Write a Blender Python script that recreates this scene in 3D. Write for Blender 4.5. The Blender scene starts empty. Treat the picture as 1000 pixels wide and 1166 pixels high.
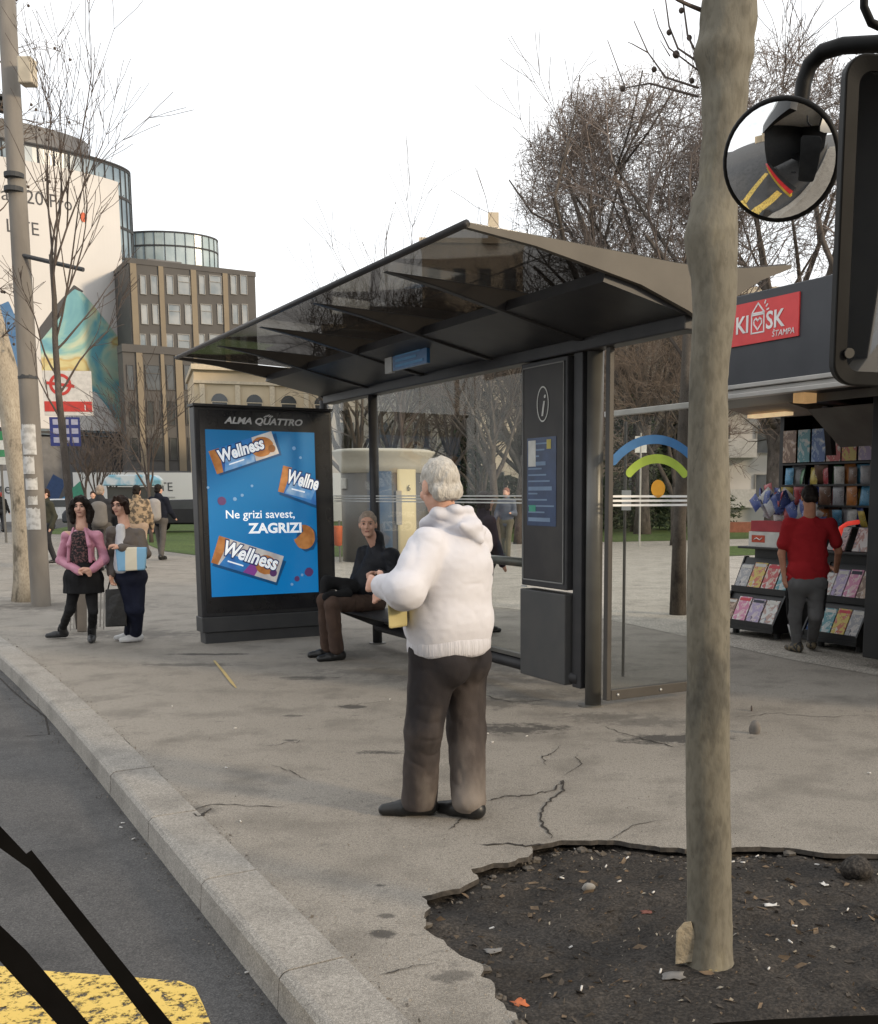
import bpy, bmesh, math, random, sys
import numpy as np
from mathutils import Vector, Matrix
R_ = math.radians
C = bpy.context.scene.collection
SC = bpy.context.scene

# ------------------------------------------------------------------ camera, sky, sun, exposure
FPX, CX, HZ, EYE = 1200.0, 603.0, 565.0, 1.57          # focal length, vertical centre and horizon in photo pixels; eye height
RHO = math.atan(FPX / 8800.0)                           # pitch down
CY = HZ + FPX * math.tan(RHO)
cam = bpy.data.objects.new('camera', bpy.data.cameras.new('camera')); C.objects.link(cam)
cam.location = (0, 0, EYE); cam.rotation_euler = (math.pi / 2 - RHO, 0, 0)
cd = cam.data; cd.sensor_fit = 'AUTO'; cd.sensor_width = 36.0; cd.lens = 36.0 * FPX / 1166.0
cd.shift_x = (500 - CX) / 1166.0; cd.shift_y = (CY - 583) / 1166.0
cd.clip_start = 0.05; cd.clip_end = 6000
SC.camera = cam
SUN_EL, SUN_AZ = R_(17), R_(118)                        # azimuth clockwise from +Y: low sun from the right, a little behind
W = bpy.data.worlds.new("World"); SC.world = W; W.use_nodes = True
nt = W.node_tree; nt.nodes.clear()
wo = nt.nodes.new('ShaderNodeOutputWorld'); bg = nt.nodes.new('ShaderNodeBackground'); bg2 = nt.nodes.new('ShaderNodeBackground')
sky = nt.nodes.new('ShaderNodeTexSky'); sky.sky_type = 'NISHITA'; sky.sun_disc = False
sky.sun_elevation = SUN_EL; sky.sun_rotation = SUN_AZ; sky.air_density = 1.0; sky.dust_density = 1.5
nt.links.new(sky.outputs[0], bg.inputs[0]); bg.inputs[1].default_value = 0.15
tc = nt.nodes.new('ShaderNodeTexCoord'); mp = nt.nodes.new('ShaderNodeMapping'); mp.inputs['Scale'].default_value = (1, 1, 2.2)
nz = nt.nodes.new('ShaderNodeTexNoise'); nz.inputs['Scale'].default_value = 2.6; nz.inputs['Detail'].default_value = 6
cr = nt.nodes.new('ShaderNodeValToRGB'); cr.color_ramp.elements[0].position = 0.36; cr.color_ramp.elements[0].color = (.72,) * 3 + (1,)
cr.color_ramp.elements[1].position = 0.56; cr.color_ramp.elements[1].color = (1, 1, 1, 1)
nt.links.new(tc.outputs['Generated'], mp.inputs[0]); nt.links.new(mp.outputs[0], nz.inputs[0]); nt.links.new(nz.outputs[0], cr.inputs[0])
bg2.inputs[0].default_value = (.97, .985, 1.0, 1); bg2.inputs[1].default_value = 1.25    # bright cloud layer
mx = nt.nodes.new('ShaderNodeMixShader')
nt.links.new(cr.outputs[0], mx.inputs[0]); nt.links.new(bg.outputs[0], mx.inputs[1]); nt.links.new(bg2.outputs[0], mx.inputs[2])
nt.links.new(mx.outputs[0], wo.inputs[0])
sl = bpy.data.lights.new('sun', 'SUN'); sl.energy = 2.3; sl.angle = R_(6); sl.color = (1, .80, .55)
so = bpy.data.objects.new('sun', sl); C.objects.link(so)
sdir = Vector((math.sin(SUN_AZ) * math.cos(SUN_EL), math.cos(SUN_AZ) * math.cos(SUN_EL), math.sin(SUN_EL)))
so.rotation_euler = sdir.to_track_quat('Z', 'Y').to_euler()
SC.view_settings.view_transform = 'Standard'; SC.view_settings.look = 'None'; SC.view_settings.exposure = 0.22; SC.view_settings.gamma = 1
SC.cycles.max_bounces = 8; SC.cycles.transparent_max_bounces = 24; SC.cycles.glossy_bounces = 4

# ------------------------------------------------------------------ coordinates
FW = np.array([0, math.cos(RHO), -math.sin(RHO)]); UP = np.array([0, math.sin(RHO), math.cos(RHO)]); RT = np.array([1.0, 0, 0])
def ray(x, y): return FW * FPX + RT * (x - CX) + UP * (CY - y)
def P(x, y, Y): d = ray(x, y); return Vector(np.array([0, 0, EYE]) + d * Y / d[1])
def G(x, y, z=0.0): d = ray(x, y); return Vector(np.array([0, 0, EYE]) + d * (z - EYE) / d[2])
SA = R_(31.5)                                            # street frame: t to the back of the pavement, s along the kerb
U_ = Vector((-math.sin(SA), math.cos(SA), 0)); V_ = Vector((math.cos(SA), math.sin(SA), 0)); O_ = G(669, 803)
def DY(y): return FPX * math.cos(RHO) + (CY - y) * math.sin(RHO)        # forward and upward parts of the view ray of a photo row
def DZ(y): return -FPX * math.sin(RHO) + (CY - y) * math.cos(RHO)
def ZY(y, Y): return EYE + Y * DZ(y) / DY(y)
def L(t, s, z=0.0): return O_ + V_ * t + U_ * s + Vector((0, 0, z))
def loc(w): w = Vector(w) - O_; return (w.dot(V_), w.dot(U_), w.z)
def onT(x, y, t):                                       # the point of the vertical plane t = const seen at a photo pixel, in street coordinates
    d = Vector(ray(x, y)); c = Vector((0, 0, EYE)); k = (t - (c - O_).dot(V_)) / d.dot(V_); return loc(c + d * k)

# ------------------------------------------------------------------ materials
MATS = {}
def new_mat(name):
    m = bpy.data.materials.new(name); m.use_nodes = True; m.node_tree.nodes.clear()
    o = m.node_tree.nodes.new('ShaderNodeOutputMaterial'); return m, m.node_tree, o
def nd(t, kind, **kw):
    n = t.nodes.new('ShaderNode' + kind)
    for k, v in kw.items():
        if k in n.inputs: n.inputs[k].default_value = v
        else: setattr(n, k, v)
    return n
def col(c): return (c[0], c[1], c[2], 1)
def mat(name, c1, c2=None, scale=8, rough=.7, bump=0, metal=0, spec=.4, stretch=(1, 1, 1), detail=5, bscale=None, lo=.35, hi=.65, coord='Object', emit=0):
    if name in MATS: return MATS[name]
    m, t, o = new_mat(name); b = nd(t, 'BsdfPrincipled'); t.links.new(b.outputs[0], o.inputs[0])
    b.inputs['Roughness'].default_value = rough; b.inputs['Metallic'].default_value = metal; b.inputs['Specular IOR Level'].default_value = spec
    c2 = c2 or tuple(x * .82 for x in c1)
    tc = nd(t, 'TexCoord'); mp = nd(t, 'Mapping'); mp.inputs['Scale'].default_value = stretch; t.links.new(tc.outputs[coord], mp.inputs[0])
    n = nd(t, 'TexNoise', Scale=scale, Detail=detail); t.links.new(mp.outputs[0], n.inputs[0])
    r = nd(t, 'ValToRGB'); r.color_ramp.elements[0].position = lo; r.color_ramp.elements[1].position = hi
    r.color_ramp.elements[0].color = col(c1); r.color_ramp.elements[1].color = col(c2)
    t.links.new(n.outputs[0], r.inputs[0]); t.links.new(r.outputs[0], b.inputs['Base Color'])
    if emit: t.links.new(r.outputs[0], b.inputs['Emission Color']); b.inputs['Emission Strength'].default_value = emit
    if bump:
        n2 = nd(t, 'TexNoise', Scale=bscale or scale * 3, Detail=4); t.links.new(mp.outputs[0], n2.inputs[0])
        bp = nd(t, 'Bump', Strength=bump, Distance=.02); t.links.new(n2.outputs[0], bp.inputs['Height']); t.links.new(bp.outputs[0], b.inputs['Normal'])
    MATS[name] = m; return m
def glass(name, tint=(.86, .88, .87), refl=.10, rough=.02, dirt=.04):
    if name in MATS: return MATS[name]
    m, t, o = new_mat(name)
    tr = nd(t, 'BsdfTransparent'); tr.inputs[0].default_value = col(tint); gl = nd(t, 'BsdfGlossy', Roughness=rough); gl.inputs[0].default_value = (.9, .9, .9, 1)
    df = nd(t, 'BsdfDiffuse'); df.inputs[0].default_value = (.4, .38, .35, 1)
    lw_ = nd(t, 'LayerWeight', Blend=.5); pw_ = nd(t, 'Math', operation='POWER'); pw_.inputs[1].default_value = 5.0; mu = nd(t, 'Math', operation='MULTIPLY_ADD'); mu.inputs[1].default_value = .5; mu.inputs[2].default_value = refl
    t.links.new(lw_.outputs['Facing'], pw_.inputs[0]); t.links.new(pw_.outputs[0], mu.inputs[0]); a = nd(t, 'MixShader'); t.links.new(mu.outputs[0], a.inputs[0]); t.links.new(tr.outputs[0], a.inputs[1]); t.links.new(gl.outputs[0], a.inputs[2])
    n = nd(t, 'TexNoise', Scale=3, Detail=6); tc = nd(t, 'TexCoord'); t.links.new(tc.outputs['Object'], n.inputs[0])
    r = nd(t, 'MapRange'); r.inputs[1].default_value = .4; r.inputs[2].default_value = .75; r.inputs[4].default_value = dirt * 2.5; t.links.new(n.outputs[0], r.inputs[0])
    b = nd(t, 'MixShader'); t.links.new(r.outputs[0], b.inputs[0]); t.links.new(a.outputs[0], b.inputs[1]); t.links.new(df.outputs[0], b.inputs[2])
    t.links.new(b.outputs[0], o.inputs[0]); MATS[name] = m; return m

# ------------------------------------------------------------------ objects
def tag(o, label, cat, group=None):
    o['label'] = label; o['category'] = cat
    if group: o['group'] = group
    return o
def struct(o, kind='structure'): o['kind'] = kind; return o
def thing(name, label, cat, pos=(0, 0, 0), rz=0.0, group=None):
    o = bpy.data.objects.new(name, None); C.objects.link(o); o.empty_display_size = .1
    o.location = pos; o.rotation_euler = (0, 0, rz); return tag(o, label, cat, group)
def link(name, me, parent=None):
    o = bpy.data.objects.new(name, me); C.objects.link(o)
    if parent: o.parent = parent
    return o
def street_thing(name, label, cat, group=None): return thing(name, label, cat, O_, SA, group)   # children use (t, s, z)
def kids(o): return [c for c in C.objects if c.parent == o]
def copy_tree(o, parent=None):
    c = o.copy(); C.objects.link(c)
    if parent: c.parent = parent
    for k in list(o.children): copy_tree(k, c)
    return c
def np_mesh(name, v, quads, m, parent=None, smooth=True, off=None):
    v = np.asarray(v, float)
    if off is not None: v = v - np.array(off)
    q = np.asarray(quads, np.int32); n, k = q.shape
    me = bpy.data.meshes.new(name); me.vertices.add(len(v)); me.vertices.foreach_set('co', v.ravel())
    me.loops.add(n * k); me.loops.foreach_set('vertex_index', q.ravel())
    me.polygons.add(n); me.polygons.foreach_set('loop_start', np.arange(0, n * k, k, dtype=np.int32)); me.polygons.foreach_set('loop_total', np.full(n, k, np.int32))
    me.polygons.foreach_set('use_smooth', np.full(n, smooth)); me.update(calc_edges=True)
    for x in (m if isinstance(m, (list, tuple)) else [m]): me.materials.append(x)
    return link(name, me, parent)

class MB:
    def __init__(s): s.v, s.f, s.m = [], [], []
    def add(s, vs, fs, m=0):
        n = len(s.v); s.v += [tuple(p) for p in vs]; s.f += [tuple(i + n for i in f) for f in fs]; s.m += [m] * len(fs); return s
    def hexa(s, p, m=0): return s.add(p, [(0, 3, 2, 1), (4, 5, 6, 7), (0, 1, 5, 4), (1, 2, 6, 5), (2, 3, 7, 6), (3, 0, 4, 7)], m)
    def box(s, a, b, m=0):
        (x0, y0, z0), (x1, y1, z1) = [[f(p, q) for p, q in zip(a, b)] for f in (min, max)]
        return s.hexa([(x0, y0, z0), (x1, y0, z0), (x1, y1, z0), (x0, y1, z0), (x0, y0, z1), (x1, y0, z1), (x1, y1, z1), (x0, y1, z1)], m)
    def obox(s, c, X, Y, Z, m=0):                        # centre and three half-axis vectors
        c, X, Y, Z = map(Vector, (c, X, Y, Z))
        return s.hexa([c - X - Y - Z, c + X - Y - Z, c + X + Y - Z, c - X + Y - Z, c - X - Y + Z, c + X - Y + Z, c + X + Y + Z, c - X + Y + Z], m)
    def prism(s, poly, fn, lo, hi, m=0):
        n = len(poly); vs = [fn(a, b, lo) for a, b in poly] + [fn(a, b, hi) for a, b in poly]
        return s.add(vs, [tuple(range(n))[::-1], tuple(range(n, 2 * n))] + [(i, (i + 1) % n, n + (i + 1) % n, n + i) for i in range(n)], m)
    def tube(s, pts, rad, n=8, m=0, cap=True, jit=None):
        pts = [Vector(p) for p in pts]; rad = rad if hasattr(rad, '__len__') else [rad] * len(pts); base = len(s.v); ref = None
        for i, p in enumerate(pts):
            d = (pts[min(i + 1, len(pts) - 1)] - pts[max(i - 1, 0)]).normalized()
            if ref is None: ref = d.orthogonal().normalized()
            ref = (ref - d * ref.dot(d)).normalized(); b = d.cross(ref)
            for k in range(n):
                a = 2 * math.pi * k / n; r = rad[i] * (1 + (jit(i, k) if jit else 0)); s.v.append(tuple(p + (ref * math.cos(a) + b * math.sin(a)) * r))
        for i in range(len(pts) - 1):
            for k in range(n): s.f.append((base + i * n + k, base + i * n + (k + 1) % n, base + (i + 1) * n + (k + 1) % n, base + (i + 1) * n + k)); s.m.append(m)
        if cap:
            s.f.append(tuple(range(base, base + n))[::-1]); s.f.append(tuple(range(base + (len(pts) - 1) * n, base + len(pts) * n))); s.m += [m, m]
        return s
    def ball(s, c, r, n=10, k=7, m=0, M=None):
        r = r if hasattr(r, '__len__') else (r, r, r); vs, fs = [], []
        for j in range(k + 1):
            th = math.pi * j / k
            for i in range(n):
                ph = 2 * math.pi * i / n; p = Vector((r[0] * math.sin(th) * math.cos(ph), r[1] * math.sin(th) * math.sin(ph), r[2] * math.cos(th)))
                vs.append(tuple((M @ p if M else p) + Vector(c)))
        for j in range(k):
            for i in range(n): fs.append((j * n + i, (j + 1) * n + i, (j + 1) * n + (i + 1) % n, j * n + (i + 1) % n))
        return s.add(vs, fs, m)
    def ribbon(s, pts, w, m=0):
        pts = [Vector(p) for p in pts]; L_, R2 = [], []
        for i, p in enumerate(pts):
            d = (pts[min(i + 1, len(pts) - 1)] - pts[max(i - 1, 0)]).normalized(); q = Vector((-d.y, d.x, 0)) * (w[i] if hasattr(w, '__len__') else w) / 2
            L_.append(p + q); R2.append(p - q)
        n = len(pts); return s.add(L_ + R2, [(i, i + n, i + n + 1, i + 1) for i in range(n - 1)], m)
    def build(s, name, m, parent=None, smooth=False, bevel=0.0, off=None, shade_auto=False):
        me = bpy.data.meshes.new(name); v = s.v if off is None else [tuple(Vector(p) - Vector(off)) for p in s.v]
        me.from_pydata(v, [], s.f)
        for x in (m if isinstance(m, (list, tuple)) else [m]): me.materials.append(x)
        me.polygons.foreach_set('material_index', s.m)
        bm = bmesh.new(); bm.from_mesh(me); bmesh.ops.recalc_face_normals(bm, faces=bm.faces); bm.to_mesh(me); bm.free()
        if smooth: me.polygons.foreach_set('use_smooth', [True] * len(me.polygons))
        me.update(); o = link(name, me, parent)
        if bevel:
            b = o.modifiers.new('bevel', 'BEVEL'); b.width = bevel; b.segments = 2; b.limit_method = 'ANGLE'
        return o
def text(name, body, size, m, parent, M, align='LEFT', extrude=.001, vmap=None, shear=0, bold=0, off=None, sx=1.0):
    cu = bpy.data.curves.new(name, 'FONT'); cu.body = body; cu.size = size; cu.align_x = align; cu.extrude = extrude; cu.shear = shear; cu.offset = bold; cu.resolution_u = 3
    o = bpy.data.objects.new(name, cu); C.objects.link(o)
    dg = bpy.context.evaluated_depsgraph_get(); me = bpy.data.meshes.new_from_object(o.evaluated_get(dg)); bpy.data.objects.remove(o); bpy.data.curves.remove(cu)
    for v in me.vertices:
        p = v.co.copy(); p.x *= sx
        v.co = Vector(vmap(p)) if vmap else M @ p
        if off is not None: v.co -= Vector(off)
    me.materials.clear(); me.materials.append(m); me.name = name
    return link(name, me, parent)
def FR(o, X, Y): X, Y = Vector(X).normalized(), Vector(Y).normalized(); Z = X.cross(Y); return Matrix(((X.x, Y.x, Z.x, o[0]), (X.y, Y.y, Z.y, o[1]), (X.z, Y.z, Z.z, o[2]), (0, 0, 0, 1)))
def poly_sheet(name, outer, holes, m, parent=None, skirt=0.0, off=None):
    bm = bmesh.new(); E = []
    for lp in [outer] + holes:
        vs = [bm.verts.new(p) for p in lp]; es = [bm.edges.new((vs[i], vs[(i + 1) % len(vs)])) for i in range(len(vs))]; E.append(es)
    bmesh.ops.triangle_fill(bm, use_beauty=True, use_dissolve=False, edges=[e for es in E for e in es], normal=(0, 0, 1))
    for f in bm.faces:
        if f.normal.z < 0: f.normal_flip()
    if skirt:
        for es in E:
            r = bmesh.ops.extrude_edge_only(bm, edges=es); bmesh.ops.translate(bm, verts=[g for g in r['geom'] if isinstance(g, bmesh.types.BMVert)], vec=(0, 0, -skirt))
    me = bpy.data.meshes.new(name); bm.to_mesh(me); bm.free(); me.materials.append(m); return link(name, me, parent)
RNG = np.random.default_rng(7); random.seed(7)

# ------------------------------------------------------------------ signed-distance bodies (people, clothes)
LAT = np.random.default_rng(3).random((32, 32, 32)).astype(np.float32) * 2 - 1
def noise3(x, y, z):
    i, j, k = [np.floor(a).astype(int) for a in (x, y, z)]; fx, fy, fz = x - i, y - j, z - k
    fx, fy, fz = [a * a * (3 - 2 * a) for a in (fx, fy, fz)]; r = 0
    for a in (0, 1):
        for b in (0, 1):
            for c in (0, 1): r = r + LAT[(i + a) % 32, (j + b) % 32, (k + c) % 32] * (fx if a else 1 - fx) * (fy if b else 1 - fy) * (fz if c else 1 - fz)
    return r
def cap(a, b, ra, rb=None, w=None, q=1.0): return ('c', np.array(a, float), np.array(b, float), ra, ra if rb is None else rb, None if w is None else np.array(w, float), q)
def ell(c, r, M=None): return ('e', np.array(c, float), np.array(r, float), None if M is None else np.array(M, float))
def surface_nets(D, o, h):
    neg = D < 0; n = D.shape; s = np.zeros((n[0] - 1, n[1] - 1, n[2] - 1), np.int8)
    for a in (0, 1):
        for b in (0, 1):
            for c in (0, 1): s += neg[a:n[0] - 1 + a, b:n[1] - 1 + b, c:n[2] - 1 + c]
    I = np.argwhere((s > 0) & (s < 8)); acc = np.zeros((len(I), 3)); cnt = np.zeros(len(I))
    for ax in range(3):
        for b in (0, 1):
            for c in (0, 1):
                o1 = np.zeros(3, int); o1[(ax + 1) % 3] = b; o1[(ax + 2) % 3] = c; o2 = o1.copy(); o2[ax] = 1
                A, B = I + o1, I + o2; d1, d2 = D[A[:, 0], A[:, 1], A[:, 2]], D[B[:, 0], B[:, 1], B[:, 2]]
                x = (d1 < 0) != (d2 < 0); t = np.where(x, d1 / np.where(x, d1 - d2, 1), 0); p = np.tile(o1.astype(float), (len(I), 1)); p[:, ax] = t
                acc[x] += p[x]; cnt[x] += 1
    V = (I + acc / cnt[:, None]) * h + o; ids = np.full(s.shape, -1, np.int64); ids[I[:, 0], I[:, 1], I[:, 2]] = np.arange(len(I)); Q = []
    for ax in range(3):
        sl1 = [slice(None)] * 3; sl2 = [slice(None)] * 3; sl1[ax] = slice(0, n[ax] - 1); sl2[ax] = slice(1, n[ax]); x = neg[tuple(sl1)] != neg[tuple(sl2)]
        p = np.argwhere(x); b, c = (ax + 1) % 3, (ax + 2) % 3; p = p[(p[:, b] > 0) & (p[:, c] > 0) & (p[:, b] < n[b] - 1) & (p[:, c] < n[c] - 1)]
        def cell(db, dc):
            q = p.copy(); q[:, b] += db; q[:, c] += dc; return ids[q[:, 0], q[:, 1], q[:, 2]]
        f = np.stack([cell(-1, -1), cell(0, -1), cell(0, 0), cell(-1, 0)], 1); ins = neg[p[:, 0], p[:, 1], p[:, 2]]; f[~ins] = f[~ins][:, ::-1]; Q.append(f)
    return V, np.concatenate(Q)
def sdf(name, prims, h, k, m, parent, off, noise=(), cuts=(), smooth=True):
    lo = np.min([np.minimum(p[1] - np.max(p[3]), p[2] - p[4]) - 0 if p[0] == 'c' and p[6] == 1 else (np.minimum(p[1], p[2]) - max(p[3], p[4]) / p[6] if p[0] == 'c' else p[1] - max(p[2])) for p in prims], 0) - 4 * h - .02
    hi = np.max([(np.maximum(p[1], p[2]) + max(p[3], p[4]) / p[6]) if p[0] == 'c' else p[1] + max(p[2]) for p in prims], 0) + 4 * h + .02
    n = np.ceil((hi - lo) / h).astype(int) + 1; D = np.full(n, .5, np.float32); ax = [lo[i] + h * np.arange(n[i]) for i in range(3)]
    for p in prims:
        r = (max(p[3], p[4]) / p[6] if p[0] == 'c' else max(p[2])) + k + 3 * h
        a, b = (np.minimum(p[1], p[2]) - r, np.maximum(p[1], p[2]) + r) if p[0] == 'c' else (p[1] - r, p[1] + r)
        i0 = np.clip(((a - lo) / h).astype(int), 0, n); i1 = np.clip(((b - lo) / h).astype(int) + 2, 0, n); sl_ = tuple(slice(i0[i], i1[i]) for i in range(3))
        X = np.stack(np.meshgrid(*[ax[i][sl_[i]] for i in range(3)], indexing='ij'), -1)
        if p[0] == 'c':
            ba = p[2] - p[1]; t = np.clip(((X - p[1]) @ ba) / max(ba @ ba, 1e-9), 0, 1); d = X - p[1] - t[..., None] * ba
            if p[5] is not None: w = p[5] / np.linalg.norm(p[5]); d = d + w * ((d @ w) * (p[6] - 1))[..., None]
            dd = np.linalg.norm(d, axis=-1) - (p[3] + (p[4] - p[3]) * t)
        else:
            d = X - p[1]
            if p[3] is not None: d = d @ p[3]
            k0 = np.linalg.norm(d / p[2], axis=-1); k1 = np.linalg.norm(d / p[2] ** 2, axis=-1); dd = k0 * (k0 - 1) / np.maximum(k1, 1e-6)
        cur = D[sl_]; hh = np.clip(.5 + .5 * (dd - cur) / k, 0, 1); D[sl_] = dd * (1 - hh) + cur * hh - k * hh * (1 - hh)
    if noise or cuts:
        X = np.meshgrid(*ax, indexing='ij')
        for amp, fx, fy, fz in noise:
            if amp > 0: D = D + amp * noise3(X[0] * fx + 7, X[1] * fy + 3, X[2] * fz)
            else:                                        # creases: narrow grooves along the zero lines of a stretched noise, broken up by a second one
                g_ = np.clip(1 - np.abs(noise3(X[0] * fx + 2, X[1] * fy + 9, X[2] * fz + 4 + (X[0] - X[1]) * fz * .35)) * 2.6, 0, 1); D = D - amp * g_ ** 1.4 * np.clip(.5 + 1.3 * noise3(X[0] * fx * .8, X[1] * fy * .8 + 5, X[2] * fz * .5), 0, 1)
        for c in cuts: D = np.maximum(D, c(X))
    v, q = surface_nets(D.astype(float), lo, h); return np_mesh(name, v, q, m, parent, smooth, off)
def plane(c, nrm):                                       # keep the side nrm points away from
    c, nrm = Vector(c), Vector(nrm).normalized(); return lambda X: (X[0] - c.x) * nrm.x + (X[1] - c.y) * nrm.y + (X[2] - c.z) * nrm.z
def head_frame(F): F = Vector(F).normalized(); Rr = F.cross(Vector((0, 0, 1))).normalized(); return F, Rr, Rr.cross(F).normalized()
def head_prims(c, F, s=1.0):
    F, Rr, Up = head_frame(F); M = np.array([list(Rr), list(F), list(Up)]).T; f = lambda r, a, u: Vector(c) + (Rr * r + F * a + Up * u) * s
    return [ell(f(0, -.012, .03), np.array((.074, .093, .085)) * s, M), ell(f(0, .018, -.04), np.array((.059, .072, .078)) * s, M), ell(f(0, .062, -.098), np.array((.026, .022, .018)) * s, M),
            cap(f(0, .088, .018), f(0, .106, -.026), .008 * s, .013 * s), cap(f(-.03, .083, .03), f(.03, .083, .03), .011 * s), ell(f(.075, -.008, -.008), np.array((.011, .02, .031)) * s, M), ell(f(-.075, -.008, -.008), np.array((.011, .02, .031)) * s, M),
            ell(f(.036, .07, -.03), np.array((.022, .02, .022)) * s, M), ell(f(-.036, .07, -.03), np.array((.022, .02, .022)) * s, M)], f, M
def hand_prims(w, d, palm, thumb, s=1.0, curl=.5):       # wrist, direction, palm normal, side the thumb leaves
    w, d, palm, th = Vector(w), Vector(d).normalized(), Vector(palm), Vector(thumb); palm = (palm - d * palm.dot(d)).normalized(); th = (th - d * th.dot(d) - palm * th.dot(palm)).normalized()
    pr = [cap(w, w + d * .045 * s, .024 * s, .03 * s, palm, 1.6), cap(w + d * .045 * s, w + d * .08 * s, .03 * s, .03 * s, palm, 1.7)]
    for i, (o, ln) in enumerate(((.031, .072), (.011, .08), (-.010, .075), (-.030, .058))):
        a = w + (d * .085 + th * o) * s; b = a + (d * math.cos(curl * .6) + palm * math.sin(curl * .6)) * ln * .5 * s; c = b + (d * math.cos(curl * 1.9) + palm * math.sin(curl * 1.9)) * ln * .5 * s
        pr += [cap(a, b, .0095 * s, .009 * s), cap(b, c, .009 * s, .0075 * s)]
    a = w + (d * .03 + th * .03) * s; b = a + (d * .6 + th * .7 + palm * .2).normalized() * .038 * s; c = b + (d * .85 + th * .25 + palm * .35).normalized() * .03 * s
    return pr + [cap(a, b, .0125 * s, .0105 * s), cap(b, c, .0105 * s, .0085 * s)]
EYE_W = mat('eye_white', (.22, .18, .16), rough=.4); EYE_D = mat('eye_dark', (.02, .014, .01), rough=.3); LIP = mat('lip', (.36, .15, .12), rough=.5)
def person(label, J, F, B, group=None, s=1.0, h=.009, skin=None, top=None, legs=None, hair=None, shoes=None, hands=True, face=True, cat='person', hs=1.0):
    """J: joints in world space; F: where the face looks; B: where the body faces."""
    J = {k: Vector(v) for k, v in J.items()}; base = (J['aL'] + J['aR']) / 2; base = Vector((base.x, base.y, min(J['aL'].z, J['aR'].z) - .085 * s)); root = thing('person', label, cat, base, 0, group)
    B = Vector(B); B.z = 0; B.normalize(); S = Vector((B.y, -B.x, 0)); hp, f, M = head_prims(J['hd'], F, s * hs); chest = (J['sL'] + J['sR']) / 2 - Vector((0, 0, .10 * s)); pel = (J['hL'] + J['hR']) / 2
    body = hp + [cap(f(0, -.02, -.06), J['nk'] - Vector((0, 0, .03)), .054 * s, .062 * s), cap(chest, pel, .09 * s, .09 * s, S, .72), cap(J['sL'], J['sR'], .05 * s)]
    for q in 'LR':
        body += [cap(J['s' + q], J['e' + q], .045 * s, .037 * s), cap(J['e' + q], J['w' + q], .037 * s, .026 * s), cap(J['h' + q], J['k' + q], .055 * s, .04 * s), cap(J['k' + q], J['a' + q], .038 * s, .032 * s)]
        if not shoes: body += [cap(J['a' + q], J['a' + q] + Vector((J['t' + q].x, J['t' + q].y, -.45)).normalized() * .1 * s, .035 * s, .025 * s)]
        if hands:
            d = J.get('d' + q, (J['w' + q] - J['e' + q])); body += hand_prims(J['w' + q], d, J.get('p' + q, Vector((0, 0, -1)) + S * (.5 if q == 'L' else -.5)), J.get('u' + q, B * .8 + Vector((0, 0, .4))), s, .7)
        else: body += [cap(J['w' + q], J['w' + q] + (J['w' + q] - J['e' + q]).normalized() * .1 * s, .03 * s, .02 * s)]
    sdf('body', body, h, .018 * s, skin, root, base)
    if face:
        e = MB(); e2 = MB(); l = MB(); bw = MB()
        for sg in (-1, 1):
            e.ball(f(.031 * sg, .078, .006), np.array((.014, .010, .008)) * s, M=Matrix([list(r) for r in M])); e2.ball(f(.031 * sg, .0855, .006), .0062 * s); bw.tube([f(.014 * sg, .096, .027), f(.032 * sg, .0945, .032), f(.05 * sg, .083, .026)], [.0035 * s, .0045 * s, .003 * s], 6)
        l.ball(f(0, .0865, -.062), np.array((.024, .009, .008)) * s, M=Matrix([list(r) for r in M]))
        e.build('eye', EYE_W, root, True, off=base); e2.build('iris', EYE_D, root, True, off=base); bw.build('eyebrow', hair[0] if hair else EYE_D, root, True, off=base); l.build('mouth', LIP, root, True, off=base)
    if top:
        g = dict(r=.115, bel=.12, q=.66, arm=.062, cuff=.045, hem=.02, noise=((.004, 9, 9, 12), (-.010, 6, 6, 10), (-.006, 13, 13, 18)), extra=[], k=.035, name='jacket', sleeve=1.0, cuts=[], sh=.068, collar=1); g.update(top)
        pr = [cap(chest + B * .0, pel + Vector((0, 0, .14 * s)), g['r'] * s, g['bel'] * s, S, g['q']), cap(pel + Vector((0, 0, .14 * s)), pel + Vector((0, 0, g['hem'])), g['bel'] * s, g['bel'] * s * .96, S, g['q']), cap(J['sL'], J['sR'], g['sh'] * s), cap(J['nk'] - Vector((0, 0, 0 if g['collar'] else .07 * s)), chest, .06 * s, .1 * s, S, .7)] + ([cap(J['nk'] - B * .015, J['nk'] - B * .012 + Vector((0, 0, .045 * s)), .074 * s, .07 * s)] if g['collar'] else [])
        for q in 'LR':
            w = J['e' + q].lerp(J['w' + q], g['sleeve']) if g['sleeve'] >= 0 else None
            if w is None: pr += [cap(J['s' + q], J['s' + q].lerp(J['e' + q], -g['sleeve']), g['arm'] * s, g['arm'] * s * 1.08)]
            else: pr += [cap(J['s' + q], J['e' + q], g['arm'] * s * 1.1, g['arm'] * s), cap(J['e' + q], w, g['arm'] * s, g['cuff'] * s)]
        o = sdf(g['name'], pr + g['extra'], h, g['k'] * s, g['m'], root, base, g['noise'], g['cuts'])
    if legs:
        g = dict(hip=.125, th=.088, kn=.068, an=.062, noise=((.004, 11, 11, 8), (-.010, 8, 8, 7), (-.006, 14, 14, 14)), name='trousers', q=.75, k=.03, end=1.0, extra=[], waist=.07); g.update(legs)
        pr = [cap(J['hL'], J['hR'], g['hip'] * s * .9), cap(pel + Vector((0, 0, g['waist'])), pel, g['hip'] * s * .95, g['hip'] * s, S, g['q'])]
        for q in 'LR': pr += [cap(J['h' + q], J['k' + q], g['th'] * s * 1.12, g['kn'] * s), cap(J['k' + q], J['k' + q].lerp(J['a' + q], g['end']), g['kn'] * s, g['an'] * s)]
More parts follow.
